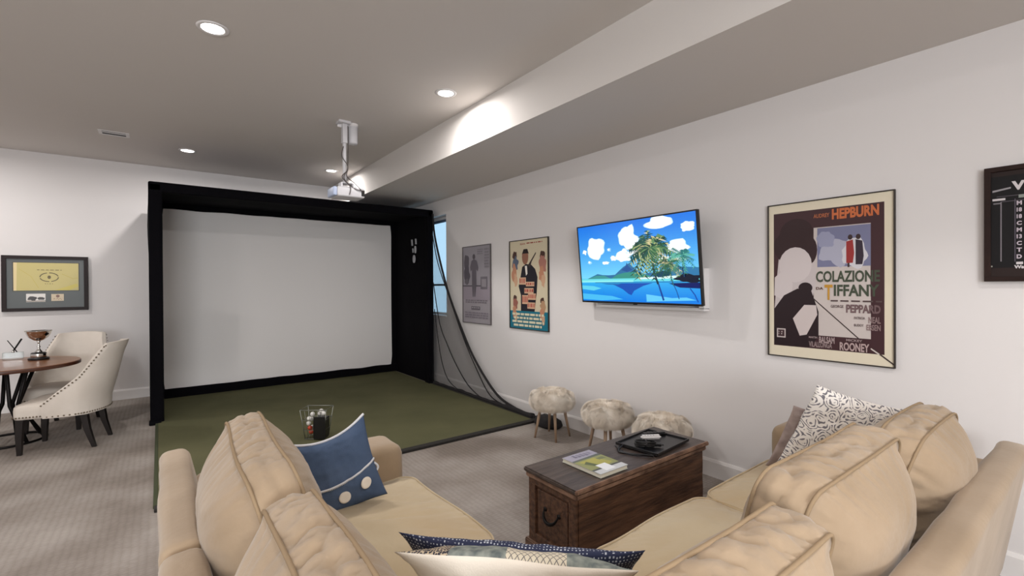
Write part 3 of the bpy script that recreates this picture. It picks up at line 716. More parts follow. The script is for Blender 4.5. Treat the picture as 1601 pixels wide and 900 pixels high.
# ---------------------------------------------------------------- golf enclosure
EX0, EX1, EY0, EY1, EZ = -.09, 3.36, 6.45, 7.9, 2.65
en = thing('golf_enclosure', 'black fabric golf simulator enclosure around a white impact screen', 'golf enclosure', ((EX0+EX1)/2, EY0, 0))
def sheet(P0, A, B, na, nb, th, amp, seed, Nrm):
    V = []; F = []; Nrm = Vector(Nrm); P0 = Vector(P0); A = Vector(A); B = Vector(B)
    for sd in (0, 1):
        for i in range(na+1):
            for j in range(nb+1):
                u, v = i/na, j/nb; e = min(u, 1-u, v, 1-v)*6; w = amp*nz(u*3+seed, v*3, seed)*min(1, e)
                V.append(P0+A*u+B*v+Nrm*(w+(th if sd else 0)))
    K = (na+1)*(nb+1)
    for sd in (0, 1):
        for i in range(na):
            for j in range(nb):
                a = sd*K+i*(nb+1)+j; F.append((a, a+1, a+nb+2, a+nb+1) if sd else (a, a+nb+1, a+nb+2, a+1))
    bd_ = [(i, 0) for i in range(na)]+[(na, j) for j in range(nb)]+[(i, nb) for i in range(na, 0, -1)]+[(0, j) for j in range(nb, 0, -1)]
    ids = [i*(nb+1)+j for i, j in bd_]
    for k in range(len(ids)): a, b = ids[k], ids[(k+1) % len(ids)]; F.append((a, b, b+K, a+K))
    return V, F
mk('side_panel', sheet((EX0, EY0, .0), (0, EY1-EY0, 0), (0, 0, EZ), 16, 24, .03, .02, 1, (1, 0, 0)), m_black, en, True, smooth=False, auto=50)
mk('side_panel', sheet((EX1-.03, EY0, .0), (0, EY1-EY0, 0), (0, 0, EZ), 16, 24, .03, .02, 2, (1, 0, 0)), m_black, en, True, auto=50)
mk('roof_panel', sheet((EX0, EY0, EZ-.03), (EX1-EX0, 0, 0), (0, EY1-EY0, 0), 24, 12, .03, .02, 3, (0, 0, 1)), m_black, en, True, auto=50)
mk('back_panel', box(EX0+.03, EX1-.03, EY1-.03, EY1, .0, EZ-.03), m_black, en, True)
for x in (EX0+.062, EX1-.05):
    w = .062 if x < 1 else .05
    mk('front_post', join(box(x-w, x+w, EY0-.03, EY0+.06, .0, EZ, .02, 4), box(x-w-.01, x+w*.6, EY0-.08, EY0+.08, .0, .035, .012)), m_black, en, True, auto=50)
mk('front_beam', box(EX0, EX1, EY0-.03, EY0+.06, EZ-.10, EZ+.012, .02, 4), m_black, en, True, auto=50)
# valance hanging inside the top, skirt below the screen
def wavy_strip(x0, x1, y, z0, z1, n=60, amp=.012, seed=0, top=False):
    V = []; F = []
    for i in range(n+1):
        x = x0+(x1-x0)*i/n; w = amp*nz(x*3.2+seed, 0, seed)
        V += [Vector((x, y+w, z0+(w*.8 if top else 0))), Vector((x, y+w, z1+(0 if top else w*.8))), Vector((x, y+w+.01, z0+(w*.8 if top else 0))), Vector((x, y+w+.01, z1+(0 if top else w*.8)))]
    for i in range(n):
        a = i*4; F += [(a, a+4, a+5, a+1), (a+2, a+3, a+7, a+6), (a, a+2, a+6, a+4), (a+1, a+5, a+7, a+3)]
    F += [(0, 1, 3, 2), (n*4, n*4+2, n*4+3, n*4+1)]
    return V, F
SY = 7.76
mk('valance', wavy_strip(EX0+.03, EX1-.03, SY-.05, 2.545, EZ-.03, top=True, seed=4), m_black, en, True, auto=50)
mk('skirt', wavy_strip(EX0+.03, EX1-.03, SY-.06, .02, .145, seed=9), m_black, en, True, auto=50)
# impact screen with slack edges and rounded corners
n1, n2 = 48, 36; V = []; F = []
for i in range(n1+1):
    for j in range(n2+1):
        a = -1+2*i/n1; b = -1+2*j/n2
        x = 1.635+a*1.605*(1-.006*(1-b*b)); z = 1.345+b*1.225*(1-.008*(1-a*a))
        k = .02*max(0, abs(a)+abs(b)-1.86)/.14; x -= k*(1 if a > 0 else -1); z -= k*(1 if b > 0 else -1)
        V.append(Vector((x, SY+.012*nz(a*2, b*2, 3)*(1-a*a), z)))
for i in range(n1):
    for j in range(n2): a = i*(n2+1)+j; F.append((a, a+n2+1, a+n2+2, a+1))
mk('impact_screen', (V, F), m_screen, en, True, smooth=True)
for a_, b_ in ((EX0+.03, .05), (3.22, EX1-.03)): mk('screen_border', box(a_, b_, SY+.004, SY+.03, .02, EZ-.03), m_black, en, True)
# white marks printed on the inner right side
mg = []
def mark(cy, cz, w, h, kind=0):
    x = EX1-.036
    pts = [(cy+w*math.cos(a), cz+h*math.sin(a)) for a in [2*math.pi*i/14 for i in range(14)]] if kind == 0 else [(cy-w, cz-h), (cy+w*.4, cz-h), (cy+w, cz+h), (cy-w*.4, cz+h)]
    mg.append(prism(pts, x-.014, x, 'x'))
mark(7.09, 2.21, .022, .05, 1); mark(6.95, 2.22, .02, .045, 1); mark(7.06, 2.08, .012, .035, 1); mark(6.97, 2.09, .026, .06, 0); mark(7.02, 1.94, .04, .065, 0)
mk('printed_marks', join(*mg), mat('white_print', (186, 186, 190), .6), en, True)

# turf
tf = thing('artificial_turf', 'green artificial turf hitting mat in front of the enclosure', 'turf', (1.65, 3.9, 0))
mk('turf_surface', box(-.02, 3.27, 3.97, 7.84, .0, .022), m_turf, tf, True)
mk('edge_strip', join(box(-.04, 3.33, 3.90, 3.97, .0, .026, .006), box(3.27, 3.33, 3.97, EY0-.09, .0, .026, .006)), mat('turf_edging', (40, 37, 34), .9, bump=.4, bscale=200), tf, True)
mk('edge_strip', box(-.045, -.02, 3.97, EY0-.09, .0, .024, .004), mat('turf_selvedge', (60, 66, 40), .9), tf, True)

# side net
nt_ = thing('side_net', 'sheer black net draped from the enclosure down along the turf', 'net', (3.34, 5.2, 0))
top = bez([(3.345, 6.41, 2.60), (3.35, 6.33, 2.19), (3.35, 5.98, 1.46), (3.35, 5.61, .94), (3.35, 5.26, .53), (3.345, 4.78, .17), (3.34, 4.40, .06), (3.33, 3.97, .035)], 10)
nn2 = len(top); V = []; F = []; mrows = 24
for i, p in enumerate(top):
    for j in range(mrows+1):
        t = j/mrows; z = p.z*(1-t)+.03*t
        fold = .022*math.sin(p.y*17+t*2)*t*min(1, p.z)+.012*nz(p.y*6, z*4, 1)*min(1, p.z*3)
        V.append(Vector((3.345+fold*.9-.005, p.y+.03*t*math.sin(i*.3), z)))
for i in range(nn2-1):
    for j in range(mrows): a = i*(mrows+1)+j; F.append((a, a+1, a+mrows+2, a+mrows+1))
mk('net_mesh', (V, F), m_net, nt_, True, smooth=True)
m_netedge = mat('black_net_binding', (30, 27, 29), .9, bump=.3, bscale=120)
mk('edge_binding', tube([p+Vector((-.004, 0, 0)) for p in top], .015, 8), m_netedge, nt_, True, smooth=True)
mk('edge_binding', tube(bez([(3.33, 6.40, 2.3), (3.325, 6.22, 1.84), (3.325, 5.86, 1.30), (3.32, 5.50, .80), (3.32, 5.18, .42), (3.315, 4.85, .12), (3.315, 4.5, .05)], 8), .007, 6), m_netedge, nt_, True, smooth=True)
mk('fold_line', tube(bez([(3.32, 6.36, 1.55), (3.315, 6.16, .95), (3.31, 5.93, .66), (3.31, 5.68, .40), (3.31, 5.36, .16), (3.305, 5.02, .045)], 8), .007, 6), m_netedge, nt_, True, smooth=True)
mk('fold_line', tube(bez([(3.32, 6.33, 1.15), (3.31, 6.2, .70), (3.30, 6.05, .35), (3.295, 5.85, .14), (3.29, 5.5, .04)], 8), .006, 6), m_netedge, nt_, True, smooth=True)
mk('hem', tube([(3.315+.02*nz(y*3), y, .040+.012*nz(y*5, 2)) for y in [6.34-i*.06 for i in range(40)]], [.022+.014*nz(i*.35, 5)+.010*(i > 30) for i in range(40)], 8), m_netedge, nt_, True, smooth=True)
# bundled end of the net
V, F = lathe([(.0001, 0), (.15, .0), (.19, .03), (.17, .07), (.10, .10), (.0001, .11)], 28)
V = [Vector((v.x*.62, v.y*1.0, v.z*(1+.3*nz(v.x*9, v.y*9)))) for v in V]
V = [Vector((v.x+3.29, v.y+3.72, v.z+.001)) for v in V]
tag(mk('net_bundle', (V, F), m_netedge, None, smooth=True), 'bundled black netting on the carpet behind the leftmost fur stool', 'net')

# projector
pj = thing('projector', 'white projector hanging from a ceiling pole', 'projector', (1.56, 4.83, 2.37))
mk('body', box(1.415, 1.69, 4.72, 4.95, 2.40, 2.50, .018, 3), m_white2, pj, True, auto=40)
mk('lens', xf(lathe([(.04, 0), (.042, .03), (.034, .034), (.030, .02), (.0001, .018)], 28), Matrix.Translation((1.49, 4.949, 2.45)) @ Matrix.Rotation(-math.pi/2, 4, 'X')), m_blackpl, pj, True, smooth=True)
mk('end_cap', box(1.378, 1.417, 4.73, 4.94, 2.405, 2.495, .012, 3), mat('pale_blue_plastic', (176, 188, 214), .4), pj, True, auto=40)
mk('port_panel', box(1.655, 1.685, 4.712, 4.722, 2.42, 2.48, .002), m_dark, pj, True)
mk('mount_plate', join(box(1.46, 1.62, 4.76, 4.9, 2.50, 2.512, .003), box(1.47, 1.485, 4.78, 4.88, 2.51, 2.55, .002), box(1.585, 1.60, 4.78, 4.88, 2.51, 2.55, .002), box(1.47, 1.60, 4.78, 4.88, 2.545, 2.555, .002)), m_white2, pj, True)
mk('pole', tube([(1.52, 4.83, 2.55), (1.52, 4.83, 3.16)], .019, 16), m_white2, pj, True, smooth=True)
mk('ceiling_plate', join(box(1.45, 1.57, 4.77, 4.89, 3.155, 3.18, .004), box(1.495, 1.545, 4.80, 4.86, 2.96, 3.155, .006)), m_white2, pj, True)
for pts in ([(1.55, 4.81, 3.14), (1.548, 4.80, 2.85), (1.54, 4.80, 2.70), (1.50, 4.79, 2.60), (1.56, 4.74, 2.51), (1.60, 4.712, 2.48), (1.672, 4.705, 2.47)],
            [(1.50, 4.80, 2.92), (1.485, 4.80, 2.82), (1.54, 4.79, 2.72), (1.53, 4.79, 2.62), (1.60, 4.74, 2.54), (1.668, 4.708, 2.455)],
            [(1.52, 4.79, 2.66), (1.48, 4.78, 2.6), (1.54, 4.72, 2.50), (1.53, 4.712, 2.42)]):
    mk('cable', tube(bez(pts, 8), .0045, 6), mat('grey_cable', (74, 66, 64), .6), pj, True, smooth=True)
sp = thing('ceiling_sensor', 'white cylindrical device mounted on the ceiling beside the projector pole', 'sensor', (1.615, 4.86, 3.18))
mk('housing', lathe([(.0001, -.205), (.044, -.205), (.05, -.19), (.052, -.03), (.048, -.022)], 32), m_white2, sp, smooth=True)
mk('collar', lathe([(.056, -.028), (.058, -.004), (.058, 0)], 32), m_white, sp, smooth=True)
mk('side_clip', box(-.16, -.12, -.03, -.01, -.06, -.03, .004), m_white, sp)
mk('bracket_arm', box(-.13, -.04, -.025, -.015, -.035, -.02, .002), m_white, sp)

# ball basket on the turf
bb = thing('ball_basket', 'wire golf ball basket with black front panel standing on the turf', 'basket', (1.22, 4.78, .024), math.radians(-37))
def rect_loop(w, d, z, r=.0045): return tube([(-w, -d, z), (w, -d, z), (w, d, z), (-w, d, z)], r, 6, closed=True)
mk('wire_frame', join(rect_loop(.125, .09, .29), rect_loop(.112, .08, .19, .003), rect_loop(.10, .07, .09, .003), rect_loop(.09, .06, .006),
   *[tube([(sx*.09, sy*.06, .006), (sx*.125, sy*.09, .29)], .004, 6) for sx in (-1, 1) for sy in (-1, 1)],
   *[tube([(-.09+.18*k/6, -.06, .006), (-.125+.25*k/6, -.09, .29)], .002, 5) for k in range(1, 6)]), mat('grey_wire', (140, 142, 134), .4, metal=.6), bb, smooth=True)
mk('front_panel', box(.0, .115, -.088, -.078, .01, .225, .004), m_blackpl, bb)
mk('inner_box', box(-.01, .10, -.07, .06, .01, .20, .006), m_blackpl, bb)
m_ball = mat('golf_ball_white', (236, 234, 230), .3, bump=.3, bscale=350); m_orange = mat('golf_ball_orange', (206, 74, 48), .35)
bs = [(-.055, -.05, .20), (-.035, -.02, .235), (-.06, -.05, .155), (.05, -.02, .265), (.075, -.03, .245), (.03, .0, .235), (-.05, -.045, .11), (-.04, -.04, .07), (-.06, .01, .18), (-.05, .01, .1)]
b0 = None
for i, p in enumerate(bs):
    orange = i in (6, 7); an = math.radians(-37)
    w = Vector((1.22+p[0]*math.cos(an)-p[1]*math.sin(an), 4.78+p[0]*math.sin(an)+p[1]*math.cos(an), .024+p[2]))
    if b0 is None or orange:
        g = lathe([(.0001, -.0214)]+[(.0214*math.cos(math.radians(a)), .0214*math.sin(math.radians(a))) for a in range(-80, 81, 10)]+[(.0001, .0214)], 20)
        o = mk('golf_ball', g, m_orange if orange else m_ball, None, smooth=True); o.location = w-Vector((0, 0, .0214))
        if not orange: b0 = o
    else: o = b0.copy(); C.objects.link(o); o.location = w-Vector((0, 0, .0214))
    tag(o, 'orange golf ball low in the wire basket on the turf' if orange else 'white golf ball in the wire basket on the turf', 'golf ball', 'orange golf balls in the basket' if orange else 'white golf balls in the basket')

# ---------------------------------------------------------------- television
tvq = (3.25, 2.576, 1.697, -.039, .101, .0, 1.299)
cx, cy, cz, yaw, tilt, roll, w = tvq; h = w*9/16
u = Vector((math.sin(yaw), -math.cos(yaw), 0)); n = Vector((-math.cos(yaw), -math.sin(yaw), 0)); z = Vector((0, 0, 1))
n2_ = math.cos(tilt)*n-math.sin(tilt)*z; v2 = math.cos(tilt)*z+math.sin(tilt)*n
Mt = Matrix.Identity(4)
for i in range(3): Mt[i][0] = u[i]; Mt[i][1] = n2_[i]; Mt[i][2] = v2[i]; Mt[i][3] = (cx, cy, cz)[i]
tv = thing('television', 'wall-mounted flat television showing a palm beach and blue lagoon', 'television', (XW, cy, cz))
mk('casing', xf(join(box(-w/2, w/2, -.035, -.004, -h/2, h/2, .006), box(-.35, .35, -.065, -.034, -.28, .15, .012)), Mt), m_blackpl, tv, True)
bz = .011
mk('bezel', xf(join(box(-w/2, w/2, -.005, .002, -h/2, -h/2+.016, .001), box(-w/2, w/2, -.005, .002, h/2-bz, h/2, .001), box(-w/2, -w/2+bz, -.005, .0018, -h/2+.016, h/2-bz), box(w/2-bz, w/2, -.005, .0018, -h/2+.016, h/2-bz), box(-.02, .02, -.01, .0, -h/2-.008, -h/2+.002, .002)), Mt), m_blackpl, tv, True)
A = Flat(w-2*bz, h-bz-.016); A.step = .000008
def mixc(a, b, t): return tuple(a[i]*(1-t)+b[i]*t for i in range(3))
NS = 26
for i in range(NS):
    t = i/(NS-1); A.rect(0, i*.70/NS, 1, (i+1)*.70/NS+.002, mixc((28, 112, 214), (112, 200, 236), t**1.1))
for i in range(14):
    t = i/13; A.rect(0, .70+i*.30/14, 1, .70+(i+1)*.30/14+(.002 if i < 13 else 0), mixc((60, 176, 226), (20, 118, 214), t**.8))
cl = (240, 248, 252)
def cloud(cu, cv, ru, rv, sd, c=cl): 
    A.blob(cu, cv, ru*1.1, rv*1.05, mixc(c, (120, 190, 235), .45), sd, amp=.35); A.blob(cu, cv, ru, rv, c, sd, amp=.35)
    A.blob(cu-ru*.2, cv-rv*.15, ru*.55, rv*.55, (255, 255, 255), sd+3, amp=.3)
cloud(.165, .30, .085, .12, 1); cloud(.055, .34, .02, .028, 2); cloud(.10, .48, .02, .02, 12, (150, 205, 240))
cloud(.48, .20, .075, .14, 3); cloud(.43, .42, .07, .085, 4); cloud(.335, .445, .022, .032, 5); cloud(.26, .50, .03, .02, 6)
cloud(.60, .40, .12, .05, 7); cloud(.74, .07, .10, .06, 8); cloud(.86, .36, .08, .08, 9); cloud(.94, .15, .05, .05, 10); cloud(.30, .33, .018, .02, 14, (140, 198, 238))
for k in range(3): cloud(.66+.1*k, .46+.02*k, .07, .02, 15+k, (200, 232, 246))
# mountain range
A.poly([(.06, .705), (.12, .67), (.17, .64), (.22, .655), (.28, .66), (.34, .655), (.385, .60), (.42, .56), (.445, .54), (.452, .505), (.46, .53), (.475, .52), (.50, .56), (.55, .62), (.60, .655), (.65, .64), (.70, .665), (.70, .705)], (46, 104, 150))
A.poly([(.30, .705), (.36, .655), (.42, .635), (.50, .625), (.58, .65), (.66, .69), (.66, .705)], (54, 136, 124)); A.poly([(.06, .705), (.16, .66), (.24, .665), (.30, .705)], (62, 140, 140))
A.poly([(.40, .60), (.44, .555), (.452, .52), (.47, .56), (.50, .60), (.45, .625)], (34, 78, 140))
A.poly([(.70, .70), (.74, .64), (.80, .60), (.88, .585), (1, .60), (1, .70)], (44, 112, 158))
A.rect(0, .705, 1, .745, (104, 206, 216)); A.rect(0, .728, .5, .75, (134, 222, 222)); A.poly([(.52, .70), (.9, .68), (.9, .715), (.56, .72)], (206, 232, 232))
A.rect(.14, .752, 1, .758, (20, 62, 120))
A.poly([(.26, .765), (.66, .765), (.58, .80), (.50, .86), (.475, .915), (.45, .90), (.40, .84), (.33, .79)], (24, 76, 168)); A.poly([(.2, .765), (.40, .765), (.36, .785), (.26, .78)], (38, 110, 170))
A.poly([(0, .79), (.12, .80), (.2, .83), (.12, .86), (0, .84)], (92, 196, 222)); A.poly([(0, .9), (.3, .93), (.4, .97), (.2, .99), (0, .98)], (70, 176, 226)); A.poly([(.6, .9), (.8, .94), (.9, .93), (.97, .96), (.6, .99)], (96, 190, 234))
# dark shrubs at right, boats
A.blob(.93, .715, .10, .045, (12, 22, 42), 20, amp=.3); A.blob(.74, .66, .06, .03, (20, 62, 88), 21, amp=.3); A.poly([(.78, .77), (1, .765), (1, .83), (.86, .82)], (8, 26, 92))
# palms
def palm(bx, by, tx, ty, wd, fr, R0_, sd, cols, trunk=(26, 48, 66)):
    rd = random.Random(sd)
    A.line([(bx, by), (bx*.72+tx*.28-.006, by*.72+ty*.28), (bx*.4+tx*.6, by*.35+ty*.65), (tx, ty)], [wd*1.3, wd*1.1, wd, wd*.7], trunk)
    for k in range(fr):
        a = 2*math.pi*(k+rd.random())/fr; L_ = R0_*rd.uniform(.7, 1.0); dr = .34*L_*rd.uniform(.5, 1.2)
        c = rd.choice(cols); pts = []
        for i in range(9):
            t = i/8; pts.append(Vector((tx+math.cos(a)*L_*t*.60, ty+math.sin(a)*L_*t*.85+dr*t*t)))
        A.line([tuple(p) for p in pts], [.008*R0_/.25]*8+[.003], c)
        for i in range(1, 9):
            for q in (-1, 1):
                p = pts[i]; dd = (pts[i]-pts[i-1]).normalized(); sd_ = Vector((-dd.y, dd.x))*q
                e = p+(dd*.55+sd_*.75+Vector((0, .45)))*R0_*.26*(1-.45*i/8)*rd.uniform(.7, 1.15)
                w_ = Vector((dd.x, dd.y))*R0_*.035; A.poly([tuple(p-w_), tuple(p+w_), tuple(e)], rd.choice(cols) if rd.random() < .35 else c)
gr = [(22, 62, 50), (40, 92, 62), (92, 130, 86), (150, 164, 110), (28, 76, 70), (196, 186, 138)]
A.line([(.70, .76), (.715, .85), (.735, .97)], [.018, .022, .026], (18, 60, 140)); A.line([(.81, .76), (.835, .86), (.85, .95)], .012, (26, 80, 150)); A.line([(.93, .83), (.96, .9), (.98, .98)], .014, (20, 70, 160))
palm(.70, .78, .65, .36, .022, 26, .33, 3, gr); palm(.82, .80, .79, .55, .012, 15, .17, 5, gr, (44, 92, 100)); palm(.90, .70, .89, .46, .014, 14, .17, 7, [(36, 110, 110), (90, 170, 150), (60, 130, 110)], (20, 56, 90)); 
mk('screen', xf(fix(A.geo()), Mt @ Matrix.Translation((0, -.003, .0025))), m_tvpic, tv, True, cols=A.c)
# white wall housing behind the television
wb_ = thing('wall_mount_box', 'white box frame on the wall behind the television', 'wall mount', (XW, 2.5, 1.29))
bx0 = XW-.075
mk('housing', join(box(bx0, XW, 1.975, 2.02, 1.305, 1.625, .003), box(bx0, XW, 1.975, 3.10, 1.29, 1.315, .003), box(bx0, XW, 3.08, 3.10, 1.31, 1.625, .003), box(XW-.012, XW, 2.02, 3.08, 1.31, 1.625)), m_white, wb_, True)
mk('mount_arm', join(box(XW-.15, XW-.01, 2.45, 2.70, 1.52, 1.60, .01), box(XW-.155, XW-.12, 2.35, 2.80, 1.50, 1.85, .006)), m_blackpl, wb_, True)

# ---------------------------------------------------------------- posters and frames
def poster(name, label, A, Mw, frame_w, fm, depth=.02, cat='poster'):
    t = thing(name, label, cat, tuple(Mw.translation)); W2, H2 = A.w/2, A.h/2
    fw = frame_w
    fr_ = join(box(-W2-fw, W2+fw, 0, depth, -H2-fw, -H2, .0015), box(-W2-fw, W2+fw, 0, depth, H2, H2+fw, .0015), box(-W2-fw, -W2, 0, depth, -H2, H2), box(W2, W2+fw, 0, depth, -H2, H2))
    mk('frame', xf(fix(fr_), Mw), fm, t, True)
    mk('backing', xf(fix(box(-W2, W2, 0, depth*.5, -H2, H2)), Mw), m_white, t, True)
    mk('print', xf(A.geo(), Mw @ Matrix.Translation((0, depth*.5+.0002, 0))), m_art, t, True, cols=A.c)
    return t
# large film poster (plain stand-in art, the poster's own lettering)
A = Flat(.70, 1.035)
mar = (66, 42, 46); cr = (222, 212, 190); pale = (196, 186, 186)
A.rect(0, 0, 1, 1, cr); A.rect(.045, .055, .935, .935, mar)
A.rect(.40, .17, .84, .85, (198, 188, 184)); A.rect(.43, .175, .84, .42, (120, 122, 152)); A.blob(.58, .33, .13, .08, (172, 172, 190), 2); A.blob(.5, .25, .07, .05, (150, 152, 178), 5)
A.blob(.72, .34, .10, .09, (206, 204, 210), 9)
# two small standing figures as plain shapes
A.poly([(.66, .27), (.71, .26), (.72, .34), (.71, .40), (.66, .40)], (152, 52, 52)); A.poly([(.73, .26), (.78, .27), (.79, .36), (.78, .41), (.73, .41)], (54, 44, 56)); A.ell(.69, .245, .018, .016, (60, 44, 44)); A.ell(.75, .245, .018, .016, (60, 44, 44))
A.poly([(.67, .40), (.685, .40), (.685, .425), (.67, .425)], (60, 44, 44))
# plain abstract portrait masses: dark over pale over dark
A.poly([(.08, .44), (.10, .30), (.40, .26), (.42, .50), (.38, .66), (.14, .74), (.05, .70)], pale)
A.ell(.25, .20, .15, .10, (52, 34, 36)); A.ell(.21, .30, .17, .11, (52, 34, 36), rot=.3); A.ell(.36, .31, .07, .09, (52, 34, 36))
A.ell(.24, .40, .145, .115, (206, 196, 196)); A.poly([(.12, .44), (.22, .52), (.20, .66), (.05, .60), (.055, .48)], (206, 196, 196))
A.poly([(.05, .69), (.14, .60), (.26, .555), (.38, .57), (.44, .70), (.44, .86), (.36, .93), (.05, .93)], (40, 28, 32))
A.poly([(.22, .75), (.32, .66), (.42, .66), (.43, .72), (.34, .85), (.28, .86)], (202, 190, 188)); A.ell(.33, .55, .06, .035, (40, 28, 32))
A.line([(.40, .62), (.78, .87)], .006, (60, 48, 48)); A.line([(.86, .91), (1.0, .985)], .009, (70, 58, 56)); A.line([(.84, .905), (.90, .935)], .007, (206, 196, 190))
A.text('AUDREY', .40, .085, .53, .11, (176, 104, 70)); A.text('HEPBURN', .55, .065, .90, .13, (196, 108, 66), .045)
A.rect(.84, .42, .935, .60, mar)
A.text('COLAZIONE', .42, .445, .905, .515, (70, 78, 64), .03); A.text('DA', .42, .545, .48, .562, (90, 60, 50), .03); A.text('T', .49, .53, .555, .625, (190, 142, 56), .03); A.text('IFFANY', .565, .53, .90, .60, (70, 78, 64), .03)
A.text('GEORGE', .54, .655, .64, .672, (96, 80, 80)); A.text('PEPPARD', .66, .65, .91, .70, (112, 90, 92), .04); A.bars(.54, .625, .92, .64, 1, (86, 70, 70), 5)
A.text('PATRICIA', .72, .722, .80, .737, (96, 80, 80)); A.text('NEAL', .825, .72, .91, .757, (140, 118, 118), .03); A.text('BUDDY', .72, .765, .79, .78, (96, 80, 80)); A.text('EBSEN', .81, .765, .91, .80, (140, 118, 118), .03)
A.text('MARTIN', .36, .858, .43, .87, (170, 150, 150)); A.text('BALSAM', .445, .855, .57, .895, (172, 152, 152), .03); A.text('VILALLONGA', .36, .89, .55, .925, (150, 130, 130), .03)
A.text('MICKEY', .66, .858, .78, .872, (170, 150, 150)); A.text('ROONEY', .61, .88, .83, .93, (182, 160, 158), .03)
A.rect(.075, .82, .155, .88, (196, 184, 182)); A.rect(.085, .828, .145, .872, (66, 46, 50)); A.bars(.092, .838, .14, .865, 2, (196, 184, 182), 8)
poster('framed_poster', 'large framed dark maroon film poster with cream border, right of the television', A, wall_matrix_right(1.171, 1.525, XW-.001), .007, m_frame)
# colourful poster with turquoise foot
A = Flat(.70, 1.04)
A.rect(0, 0, 1, 1, (208, 196, 168)); A.rect(0, .80, 1, 1, (32, 112, 132))
A.text('SEAN', .28, .03, .42, .05, (150, 60, 50)); A.bars(.46, .03, .86, .05, 1, (150, 60, 50), 2)
sk = (186, 132, 104); dk = (34, 32, 40)
A.poly([(.30, .40), (.34, .30), (.44, .27), (.58, .28), (.68, .33), (.74, .42), (.72, .58), (.66, .80), (.30, .80), (.30, .62), (.24, .52)], dk)
A.ell(.42, .19, .085, .085, (150, 104, 84)); A.poly([(.33, .16), (.38, .10), (.48, .10), (.52, .16), (.50, .15), (.36, .15)], (40, 30, 30)); A.poly([(.41, .29), (.47, .29), (.48, .38), (.44, .40)], (226, 220, 210))
A.line([(.52, .30), (.58, .24), (.70, .15)], [.05, .02, .012], (60, 50, 50))
for k_, (x, y, q, c) in enumerate(((.14, .17, 1, (92, 104, 124)), (.86, .19, 1, (172, 118, 104)), (.14, .66, .75, (150, 96, 84)), (.86, .68, .75, (176, 140, 108)))):
    A.blob(x, y, .055*q+.01, .05*q, (78, 54, 46), k_); A.blob(x+.01, y+.09*q, .085*q, .09*q, c, k_+4, amp=.35); A.blob(x-.02, y+.2*q, .07*q, .09*q, sk, k_+8, amp=.35); A.blob(x+.02, y+.27*q, .05*q, .07*q, (200, 160, 130), k_+12, amp=.35)
for (x0_, y0_, x1_, y1_) in ((.26, .42, .44, .50), (.44, .47, .66, .52), (.40, .54, .64, .60), (.34, .62, .50, .72), (.50, .60, .70, .67), (.48, .70, .68, .77)):
    A.rect(x0_, y0_, x1_, y1_, (206, 170, 140)); A.bars(x0_+.01, y0_+.012, x1_-.01, y1_-.012, 1, (168, 62, 58), int(x0_*100), .9)
for r_ in range(4): A.bars(.07+.04*(r_ % 2), .825+r_*.042, .9-.05*(r_ % 2), .85+r_*.042, 1, (214, 208, 180), r_+3, 1)
poster('framed_poster', 'colourful film poster with dark-suited figure and turquoise foot, left of the television', A, wall_matrix_right(4.21, 1.51, XW-.001), .009, m_frame)
# grey poster
A = Flat(.68, 1.04)
A.rect(0, 0, 1, 1, (158, 152, 158)); A.rect(0, 0, 1, .52, (150, 145, 152)); A.rect(0, .51, .66, .525, (78, 72, 80)); A.rect(0, .525, 1, .70, (152, 142, 152))
A.blob(.13, .2, .1, .09, (92, 86, 94), 1); A.blob(.15, .36, .11, .12, (86, 80, 90), 3); A.blob(.14, .46, .08, .04, (104, 98, 106), 3); A.bars(.55, .04, .75, .12, 3, (110, 104, 112), 4); A.bars(.8, .04, .95, .30, 7, (120, 114, 120), 6)
A.ell(.42, .135, .05, .035, (84, 78, 84)); A.poly([(.33, .19), (.42, .165), (.52, .19), (.58, .28), (.56, .33), (.50, .30), (.51, .50), (.46, .66), (.43, .66), (.425, .52), (.40, .66), (.37, .66), (.345, .50), (.35, .30), (.30, .33), (.28, .27)], (96, 90, 98))
A.rect(.66, .40, .90, .56, (108, 102, 110)); A.rect(.70, .43, .86, .53, (140, 134, 140)); A.bars(.10, .70, .90, .75, 2, (120, 112, 120), 7); A.rect(.32, .785, .64, .83, (102, 96, 104)); A.bars(.34, .797, .62, .818, 1, (170, 164, 170), 2)
A.bars(.08, .86, .92, .95, 3, (128, 120, 130), 12)
poster('framed_poster', 'grey and white film poster with a standing figure, beside the net and window', A, wall_matrix_right(5.325, 1.515, XW-.001), .009, mat('grey_frame', (92, 86, 86), .4))
# framed yellow flag on the back wall
A = Flat(.69, .60)
A.rect(0, 0, 1, 1, (84, 88, 88)); A.rect(.07, .06, .94, .66, (58, 54, 50)); A.rect(.085, .075, .925, .645, (196, 182, 116))
A.poly([(.085, .075), (.13, .075), (.12, .645), (.085, .645)], (222, 202, 150)); A.poly([(.6, .645), (.9, .5), (.925, .56), (.8, .645)], (202, 186, 90)); A.line([(.15, .2), (.3, .35), (.4, .6)], .008, (190, 172, 84)); A.line([(.7, .3), (.85, .4), (.92, .38)], .008, (186, 168, 78))
ring = [(.535+.12*math.cos(a), .37+.09*math.sin(a)) for a in [2*math.pi*i/28 for i in range(28)]]
for i in range(28):
    if i % 7 != 6: A.line([ring[i], ring[(i+1) % 28]], .016, (92, 78, 44))
A.ell(.535, .37, .022, .035, (100, 84, 46)); A.bars(.38, .215, .70, .235, 1, (110, 96, 52), 3); A.bars(.48, .50, .60, .52, 1, (110, 96, 52), 4)
A.rect(.24, .71, .485, .88, (222, 218, 214)); A.blob(.32, .81, .06, .045, (60, 56, 56), 2); A.blob(.43, .81, .045, .03, (70, 66, 64), 5); A.rect(.24, .85, .485, .875, (150, 140, 130))
A.rect(.56, .72, .725, .865, (206, 188, 160)); A.ell(.645, .765, .025, .03, (130, 96, 84)); A.bars(.59, .81, .70, .845, 2, (150, 120, 100), 6)
